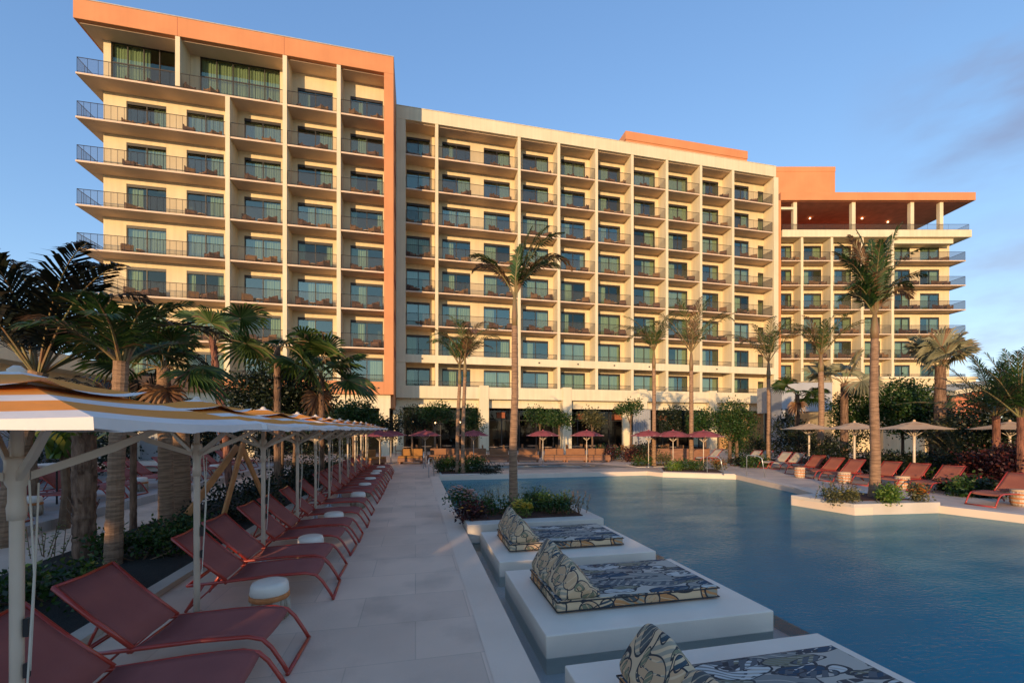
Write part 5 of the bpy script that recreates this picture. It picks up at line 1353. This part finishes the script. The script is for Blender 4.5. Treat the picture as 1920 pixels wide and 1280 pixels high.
# ------------------------------------------------------------------ parasols
def make_square_parasol():
    t = empty('striped_parasol', (0, 0, 0), 0, None, 'parasol', 'yellow and white striped parasols over the left loungers')
    S = .93; zr, za = 2.15, 2.40
    def P(face, u, tt, s=S, zr=zr, za=za, sag=.022):
        c = [(-1, -1), (1, -1), (1, 1), (-1, 1)]
        a, b = c[face], c[(face + 1) % 4]
        x = (a[0] + (b[0] - a[0]) * u) * s * tt; y = (a[1] + (b[1] - a[1]) * u) * s * tt
        z = za - (za - zr) * (tt ** .9) - sag * sin(pi * u) * tt
        return (x, y, z)
    cn = MB()
    bands = [(.22, .32, 0), (.32, .50, 1), (.50, .64, 0), (.64, .86, 1), (.86, 1.0, 0)]
    for fc in range(4):
        for (t0, t1, mi) in bands:
            nu, nt = 10, 3; vs = [P(fc, j / nu, t0 + (t1 - t0) * i / nt) for i in range(nt + 1) for j in range(nu + 1)]
            cn.add(vs, [(i*(nu+1)+j, i*(nu+1)+j+1, (i+1)*(nu+1)+j+1, (i+1)*(nu+1)+j)[::-1] for i in range(nt) for j in range(nu)], mi)
        nu = 10; vs = []
        for j in range(nu + 1):
            x, y, z = P(fc, j / nu, 1.0); vs += [(x, y, z), (x * 1.008, y * 1.008, z - .045 - .008 * sin(j * 2.1))]
        cn.add(vs, [(2*j, 2*j+1, 2*j+3, 2*j+2) for j in range(nu)], 0)
    co = cn.build('canopy', ['canopy_white', 'canopy_yellow'], t, smooth=True)
    vc = MB()
    for fc in range(4):
        for (t0, t1, mi) in [(0.02, .10, 0), (.10, .40, 1), (.40, .46, 0)]:
            nu, nt = 8, 2; vs = []
            for i in range(nt + 1):
                for j in range(nu + 1):
                    tt = t0 + (t1 - t0) * i / nt; x, y, z = P(fc, j / nu, tt, S * .95, zr + .04, za + .03, .03)
                    z += .05 * max(0, tt - .36) * (abs(j / nu - .5) * 2) ** 3 * 8 
                    vs.append((x, y, z))
            vc.add(vs, [(i*(nu+1)+j, i*(nu+1)+j+1, (i+1)*(nu+1)+j+1, (i+1)*(nu+1)+j)[::-1] for i in range(nt) for j in range(nu)], mi)
    vc.build('vent_cap', ['canopy_white', 'canopy_yellow'], t, smooth=True)
    p = MB(); p.lathe([(.030, 0), (.030, 1.70), (.027, 1.72), (.027, 2.38), (.04, 2.43), (.015, 2.455)], 16); p.build('pole', 'pole_white', t, smooth=True)
    h = MB(); h.lathe([(.038, 1.60), (.042, 1.67), (.036, 1.70), (.036, 1.78), (.046, 1.80), (.050, 1.82), (.050, 1.93), (.044, 1.95)], 16); h.build('hub', 'pole_white', t, smooth=True)
    for sx, sy in ((1, 1), (1, -1), (-1, 1), (-1, -1)):
        g = MB(); d = Vector((sx, sy, 0)).normalized(); n_ = Vector((-d.y, d.x, 0)) * .012
        a = d * .05 + Vector((0, 0, 1.84)); b_ = d * .78 + Vector((0, 0, 2.17)); m_ = (a + b_) / 2 - Vector((0, 0, .015))
        vs = []
        for q, hh in ((a, .022), (m_, .027), (b_, .013)):
            for e in (-1, 1):
                for k_ in (-1, 1): vs.append(tuple(q + n_ * e + Vector((0, 0, hh * k_))))
        fs = []
        for i in range(2):
            o1, o2 = i * 4, i * 4 + 4
            fs += [(o1, o2, o2+1, o1+1), (o1+2, o1+3, o2+3, o2+2), (o1, o1+2, o2+2, o2), (o1+1, o2+1, o2+3, o1+3)]
        g.add(vs, fs); ob = g.build('strut', 'pole_white', t)
        g = MB(); g.tube([tuple(d * .04 + Vector((0, 0, 2.36))), tuple(d * .65 + Vector((0, 0, 2.245))), tuple(d * (S * 1.40) + Vector((0, 0, 2.14)))], .013, 5); g.build('rib', 'pole_white', t)
    c_ = MB(); c_.tube([(.07, -.02, 1.82), (.10, -.03, 1.3), (.055, -.02, .55)], .005, 5); c_.tube([(.085, .02, 1.80), (.075, .01, 1.3), (.052, .01, .75)], .005, 5)
    c_.build('cord', 'rope', t)
    k_ = MB(); k_.box(.036, .06, -.015, .015, .95, 1.05); k_.box(.036, .055, -.012, .012, .72, .80); k_.build('cleat', 'black_plastic', t)
    b_ = MB(); b_.lathe([(.11, 0), (.11, .012), (.05, .02), (.048, .14)], 20); b_.build('base', 'steel', t, smooth=True)
    return t
sp_ = make_square_parasol(); used = []
for i, y in enumerate([2.92, 5.24, 7.30, 9.26, 10.85, 12.5, 14.15, 15.78, 17.6, 19.5, 21.4]):
    place(sp_, used, (-2.3 if i else -2.16, y, 0), R([0, 2, -1, 1.5, 0, 1, -1, 0, 1, 0, -1][i]), 'yellow and white striped parasol over the red loungers, %s from the camera' % ('nearest' if i == 0 else ordw(i)))
def make_round_parasol(name, m_, r, zr, za, tiers, sides=8, pr=.028, pm='pole_white', grp='', topper=True):
    t = empty(name, (0, 0, 0), 0, None, 'parasol', grp)
    cn = MB(); prev = None
    for (ra, rb_, z0, z1) in tiers:
        nt = 4; vs = []; nn = sides * 6
        for i in range(nt + 1):
            f = i / nt; rr_ = ra + (rb_ - ra) * f; z = z0 + (z1 - z0) * (f ** .85)
            for k_ in range(nn):
                a = 2 * pi * k_ / nn; ph_ = (k_ % 6) / 6; chord = cos(pi / sides) / cos((ph_ - .5) * 2 * pi / sides)
                vs.append((rr_ * r * chord * cos(a), rr_ * r * chord * sin(a), z - .02 * sin(pi * ph_) * f))
        cn.add(vs, [(i*nn+k_, (i+1)*nn+k_, (i+1)*nn+(k_+1) % nn, i*nn+(k_+1) % nn) for i in range(nt) for k_ in range(nn)])
    cn.build('canopy', m_, t, smooth=True)
    p = MB(); p.lathe([(pr, 0), (pr, za - .02)], 12); p.build('pole', pm, t, smooth=True)
    for k_ in range(sides):
        a = 2 * pi * k_ / sides; g = MB(); g.tube([(.03 * cos(a), .03 * sin(a), za - .03), (r * .97 * cos(a), r * .97 * sin(a), zr - .005)], .009, 4)
        g.tube([(.03 * cos(a), .03 * sin(a), zr - .28), (r * .45 * cos(a), r * .45 * sin(a), zr + (za - zr) * .42)], .013, 5); g.build('rib', pm, t)
    if topper: q = MB(); q.lathe([(.04, za), (.05, za + .05), (.015, za + .09)], 10); q.build('finial', m_, t, smooth=True)
    b_ = MB(); b_.lathe([(.26, 0), (.26, .03), (.04, .05), (.035, .2)], 18); b_.build('base', 'steel', t, smooth=True)
    return t
bp_ = make_round_parasol('beige_parasol', 'canopy_beige', 1.28, 2.12, 2.40, [(.02, .36, 2.42, 2.32), (.28, 1.0, 2.325, 2.12)], 8, .045, 'pole_white', 'beige parasols on the right deck'); used = []
for px, d, lab in ((1517, 21.5, 'leftmost of the beige parasols on the right deck'), (1602, 19.0, 'beige parasol second from the left, partly behind the thick palm'), (1714, 16.6, 'largest beige parasol, over the coral loungers'), (1893, 16.6, 'beige parasol cut off by the right edge of the view')):
    place(bp_, used, at(px, d), R(10), lab)
rp_ = make_round_parasol('red_parasol', 'canopy_red', 1.02, 1.76, 2.02, [(.02, .50, 2.06, 1.97), (.42, .74, 1.965, 1.86), (.68, 1.0, 1.86, 1.74)], 8, .022, 'pole_white', 'red parasols along the far terrace'); used = []
for px, d, lab in ((712, 23.5, 'leftmost red parasol, behind the last striped one'), (733, 26.5, 'red parasol overlapping the leftmost one, farther back'), (797, 25.5, 'red parasol standing alone left of the twin palms'), (888, 25.5, 'red parasol right of the twin palms'), (1018, 24.8, 'red parasol just right of the tallest palm'),
        (1100, 24.8, 'red parasol with a tall stalk behind it, over the bench sofas'), (1216, 24.0, 'left one of the joined red parasols by the slim palm'), (1262, 22.5, 'middle one of the joined red parasols by the slim palm'), (1319, 21.6, 'right one of the joined red parasols, nearest')):
    place(rp_, used, at(px, d), R(15), lab)

# ------------------------------------------------------------------ daybeds on platforms in the pool
YP = [(1.5, 3.56, 'nearest'), (4.1, 6.13, 'middle'), (6.55, 8.56, 'farthest')]
for i, (y0, y1, w_) in enumerate(YP):
    t = empty('pool_platform', (1.28, y0, -.45), 0, w_ + ' white daybed platform standing in the shallow water', 'platform', 'white daybed platforms in the pool')
    b = MB(); b.box(0, 2.72, 0, y1 - y0, -.02, .48); b.build('slab', 'platform_white', t, bevel=.012)
    yc = (y0 + y1) / 2; o_y = [-.02, 0.0, .02][i]
    my0, my1 = yc - .57 + o_y, yc + .58 + o_y
    # mattress with rounded edges
    m_ = empty('mattress', (1.55, my0, .033), 0, 'leaf-print mattress on the %s pool platform' % w_, 'mattress', 'printed daybed mattresses')
    b = MB(); b.box(.0, 2.08, .0, my1 - my0, 0, .155)
    ob = b.build('mattress_cover', ['print_gray', 'print_cream'], m_, smooth=True); 
    for p in ob.data.polygons: p.material_index = 0 if p.normal.z > .5 else 1
    bv = ob.modifiers.new('bevel', 'BEVEL'); bv.width = .04; bv.segments = 4
    b = MB()
    for z in (.025, .13):
        b.tube([(-.004, -.004, z), (2.084, -.004, z), (2.084, my1 - my0 + .004, z), (-.004, my1 - my0 + .004, z), (-.004, -.004, z)], .008, 6)
    b.build('piping', 'black_plastic', m_)
    # two wedge bolsters leaning together
    L_ = my1 - my0
    for k_, (ya, yb, dx, hh, wd) in enumerate(((.0, L_ * .52, .02, .37, 'near'), (L_ * .48, L_, 0.0, .42, 'far'))):
        c = empty('wedge_cushion', (1.56 + dx, my0 + ya, .19), 0, 'pointed leaf-print wedge cushion, %s one on the %s pool platform' % (wd, w_), 'cushion', 'printed wedge cushions')
        rngc = random.Random(i * 7 + k_); w2 = yb - ya; nx, ny = 14, 14; vs = []
        hh += .03; prof = [(0, 0), (-.01, .08), (.06, hh * .5), (.15, hh * .95), (.175, hh), (.20, hh * .97), (.33, hh * .62), (.43, hh * .32), (.52, .05), (.51, 0)]
        np_ = len(prof)
        for j in range(ny + 1):
            v = j / ny; pin = 1 - .10 * (abs(2 * v - 1) ** 4)
            for (x, z) in prof:
                pf = 1 + .03 * sin(v * 9 + x * 14 + k_) * (z / hh); z = z * (1.04 - .22 * abs(2 * v - 1) ** 1.5)
                vs.append((.2 + (x - .2) * pin * pf, v * w2 + .02 * sin(z * 12 + k_), max(0, z * (pin if z > .2 else 1) + .012 * sin(v * 13 + x * 22))))
        b = MB(); b.add(vs, [(j*np_+q, j*np_+(q+1) % np_, (j+1)*np_+(q+1) % np_, (j+1)*np_+q) for j in range(ny) for q in range(np_)][::-1] )
        cen_ = len(b.v); b.v += [(.2, -.07, hh * .4), (.2, w2 + .07, hh * .4)]
        for q in range(np_): b.f.append((cen_, (q+1) % np_, q)); b.m.append(0); b.f.append((cen_ + 1, ny*np_+q, ny*np_+(q+1) % np_)); b.m.append(0)
        ob = b.build('cushion_cover', 'print_cream', c, smooth=True)
        bv_ = ob.modifiers.new('bevel', 'BEVEL'); bv_.width = .03; bv_.segments = 4; bv_.limit_method = 'ANGLE'; bv_.angle_limit = R(28)

# ------------------------------------------------------------------ far terrace furniture
def make_sofa(m_):
    t = empty('bench_sofa', (0, 0, 0), 0, None, 'sofa', 'low bench sofas facing the spa')
    b = MB(); b.box(-.72, .72, -.35, .45, .12, .34); b.box(-.66, -.56, -.3, .4, 0, .12); b.box(.56, .66, -.3, .4, 0, .12); b.build('base', 'brown_wood', t, bevel=.01)
    b = MB(); b.box(-.70, .70, -.36, .25, .342, .46); b.build('seat_cushion', m_, t, bevel=.03)
    b = MB(); b.box(-.62, .62, .25, .42, .40, .86); b.build('back_cushion', m_, t, bevel=.04)
    return t
sf = make_sofa('sofa_fabric'); used = []
sfl = ['leftmost low brown bench sofa on the far terrace', 'second low brown bench sofa from the left, behind the twin palms', 'third low brown bench sofa from the left', 'fourth low brown bench sofa, just left of the tallest palm', 'fifth low brown bench sofa, just right of the tallest palm', 'sixth low brown bench sofa, under a red parasol', 'seventh low brown bench sofa from the left', 'rightmost low brown bench sofa, by the brown shrubs']
for px, lab in zip((823, 857, 893, 935, 990, 1040, 1080, 1122), sfl):
    place(sf, used, at(px, 27.8), -YAW, lab)
sm_ = make_sofa('sofa_mustard'); place(sm_, [], at(771, 26.4), -YAW, 'mustard bench sofa left of the lone red parasol', 'low bench sofas facing the spa', 1.05)
o = copy_tree(sm_); o.location = at(700, 25.0, 0); o.rotation_euler.z = R(60); o['label'] = 'mustard bench sofa behind the last striped parasols'
def make_chair():
    t = empty('dining_chair', (0, 0, 0), 0, None, 'chair', 'restaurant chairs before the dark glass')
    b = MB(); b.box(-.24, .24, -.24, .24, .42, .47); b.build('seat', 'wicker_tan', t)
    b = MB(); b.box(-.24, .24, .21, .26, .47, .88); b.build('backrest', 'wicker_tan', t)
    for x in (-.21, .21):
        for y in (-.2, .2): b = MB(); b.tube([(x, y, 0), (x, y, .42)], .018, 5); b.build('leg', 'brown_wood', t)
    return t
ch = make_chair(); used = []
tb = empty('dining_table', (0, 0, 0), 0, None, 'table', 'restaurant tables before the dark glass')
b = MB(); b.lathe([(.40, .72), (.41, .75)], 20); b.build('tabletop', 'canopy_beige', tb)
b = MB(); b.lathe([(.22, 0), (.04, .03), (.04, .72)], 12); b.build('table_leg', 'black_plastic', tb); tus = []
for i, px in enumerate((762, 800, 838, 925, 945, 998, 1026, 1082, 1108, 1150, 1172, 1236, 1262)):
    d = 33.5 + (i % 3) * 1.3
    p = at(px, d); place(tb, tus, p, 0, '%s restaurant table from the left before the dark glass' % ordw(i))
    for sg, wd in ((-1, 'left'), (1, 'right')): place(ch, used, (p[0] + sg * .6, p[1] + .1, 0), -sg * pi / 2, '%s chair at the %s restaurant table from the left' % (wd, ordw(i)))
def lantern(px, d, z, label, s=.5):
    t = empty('hanging_lantern', at(px, d, z), 0, label, 'lantern', 'square orange lanterns hanging in the restaurant')
    b = MB(); b.box(-s, s, -s, s, -s * .7, s * .7); b.build('lamp_shade', 'lantern_wicker', t, bevel=.03)
    b = MB(); b.tube([(0, 0, s * .7), (0, 0, 4.25 - z)], .015, 5); b.build('cable', 'black_plastic', t)
for a in ((938, 43.5, 3.55, 'orange square lantern left of the tallest palm'), (1086, 45.5, 3.5, 'orange square lantern between the third and fourth pillars'), (1156, 46.5, 3.45, 'orange square lantern beside the cream panel'), (1240, 47.5, 3.4, 'orange square lantern behind the slim palm')): lantern(*a, s=.42)
def glow(px, d, z, label):
    t = empty('globe_lamp', at(px, d, z), 0, label, 'lamp', 'small lit lamps in the restaurant')
    b = MB(); b.lathe([(.01, -.09), (.07, -.06), (.10, 0), (.07, .06), (.01, .09)], 10); b.build('globe', 'lamp_glow', t, smooth=True)
    b = MB(); b.tube([(0, 0, .09), (0, 0, 4.25 - z)], .01, 4); b.build('cable', 'black_plastic', t)
for a in ((776, 40, 2.85, 'leftmost small glowing lamp in the restaurant opening'), (817, 41, 2.75, 'small glowing lamp above the lone red parasol'), (862, 41, 2.8, 'small glowing lamp between the twin palm stems'), (1254, 43, 2.9, 'small glowing lamp right of the white curtain')): glow(*a)
# curtain and cream panel
t = empty('outdoor_curtain', at(1203, 40.5, 0), -YAW, 'long white curtain hanging by the fourth pillar', 'curtain')
b = MB(); nn = 60; vs = []
for i in range(nn + 1):
    x = -.85 + 1.7 * i / nn; vs += [(x, .12 * sin(i * .8), .3), (x * .95, .10 * sin(i * .8 + .3), 4.0)]
b.add(vs, [(2*i, 2*i+2, 2*i+3, 2*i+1) for i in range(nn)]); b.build('cloth', 'shaded_white', t, smooth=True)
b = MB(); b.tube([(-1, 0, 4.02), (1, 0, 4.02)], .03, 6); b.build('rail', 'dark_metal', t)
t = empty('garden_screen', at(1175, 40.5, 0), -YAW, 'narrow cream wall panel left of the white curtain', 'wall'); b = MB(); b.box(-.35, .35, 0, .4, 0, 4.1); b.build('panel', 'cream_stucco', t)
t = empty('retaining_wall', at(1180, 27.5, 0), -YAW, 'low brown wall behind the joined red parasols', 'wall'); b = MB(); b.box(0, 5.6, .9, 1.1, 0, .78); b.box(-.05, 5.65, .85, 1.15, .782, .84); b.build('wall', 'brown_wood', t)
# pool handrails
def handrail(p, az, label, h=.85):
    t = empty('pool_handrail', p, az, label, 'handrail', 'slim handrails at the pool edge')
    b = MB(); b.tube([(0, 0, 0), (0, 0, h - .08), (.06, 0, h), (.45, 0, h - .02), (.62, 0, h - .12), (.75, 0, .0)], .02, 8); b.build('rail', 'steel', t, smooth=True)
handrail(gp(804, 895), R(70), 'bent handrail at the far left pool corner'); handrail(gp(794, 878), R(80), 'handrail farther back at the far left pool corner')
handrail(gp(1326, 888, 0), R(-60), 'handrail in front of the corner planter'); handrail(gp(1400, 892, 0), R(-60), 'handrail right of the corner planter', .95)
for px in (1019, 1100): 
    pass
# timber brace by the left bed
t = empty('timber_brace', at(412, 8.9, 0), 0, 'orange timber props bracing a young tree over the left bed', 'tree brace')
A = Vector(at(412, 8.9, 0))
def loc(px, d, z): return Vector(at(px, d, z)) - A
def beam(pa, pb, w, h, name):
    a, b_ = Vector(pa), Vector(pb); d = (b_ - a).normalized(); s_ = d.cross(Vector((0, 0, 1))).normalized() * w / 2; u = s_.cross(d).normalized() * h / 2
    q = MB(); q.add([tuple(p + e * s_ + f * u) for p in (a, b_) for e, f in ((-1, -1), (1, -1), (1, 1), (-1, 1))], [(0, 1, 2, 3), (7, 6, 5, 4), (0, 4, 5, 1), (1, 5, 6, 2), (2, 6, 7, 3), (3, 7, 4, 0)])
    q.build(name, 'brace_timber', t, bevel=.005)
beam(loc(445, 9.8, 1.72), loc(352, 8.8, .35), .06, .13, 'beam'); beam(loc(456, 9.6, 1.80), loc(412, 8.9, 0.0), .05, .11, 'beam'); beam(loc(452, 9.6, 1.75), loc(505, 10.6, 0.1), .05, .11, 'beam')
# things on the roof terrace and far left
t = empty('low_table', at(1812, 14.6, 0), R(30), 'empty low coral table behind the border shrubs on the right', 'table'); b = MB(); b.box(-.6, .6, -.35, .35, .52, .56); b.build('tabletop', 'red_metal', t, bevel=.01)
for x in (-.5, .5):
    b = MB(); b.tube([(x, -.3, .52), (x * .9, 0, 0), (x, .3, .52)], .018, 6); b.build('leg', 'red_metal', t)
t = empty('service_table', at(120, 10.8, .22), 0, 'white topped table with black legs behind the nearest parasol', 'table')
b = MB(); b.lathe([(.62, .98), (.63, 1.02)], 24); b.build('tabletop', 'white_lid', t)
for x in (-.15, .15): b = MB(); b.tube([(x, 0, 0), (x, 0, .98)], .02, 6); b.build('leg', 'black_plastic', t)
def cabana(px, d, label):
    t = empty('poolside_cabana', at(px, d, .22), 0, label, 'cabana', 'white cabanas on the upper terrace')
    b = MB(); b.box(-1.0, 1.0, -.9, .9, 1.95, 2.12); b.build('roof', 'white_lid', t, bevel=.04)
    for x in (-.93, .93):
        for y in (-.83, .83): b = MB(); b.box(x - .05, x + .05, y - .05, y + .05, 0, 1.95); b.build('post', 'white_lid', t)
    b = MB(); b.box(-.9, .9, .80, .86, 0.1, 1.93); b.build('back_curtain', 'shaded_white', t)
    b = MB(); b.box(-.8, .8, -.6, .7, .1, .5); b.build('daybed', 'platform_white', t, bevel=.03)
cabana(285, 18.6, 'white cabana behind the smooth palm trunk on the upper terrace'); cabana(385, 22.5, 'white cabana behind the timber props on the upper terrace')
print('objects', len(bpy.data.objects))
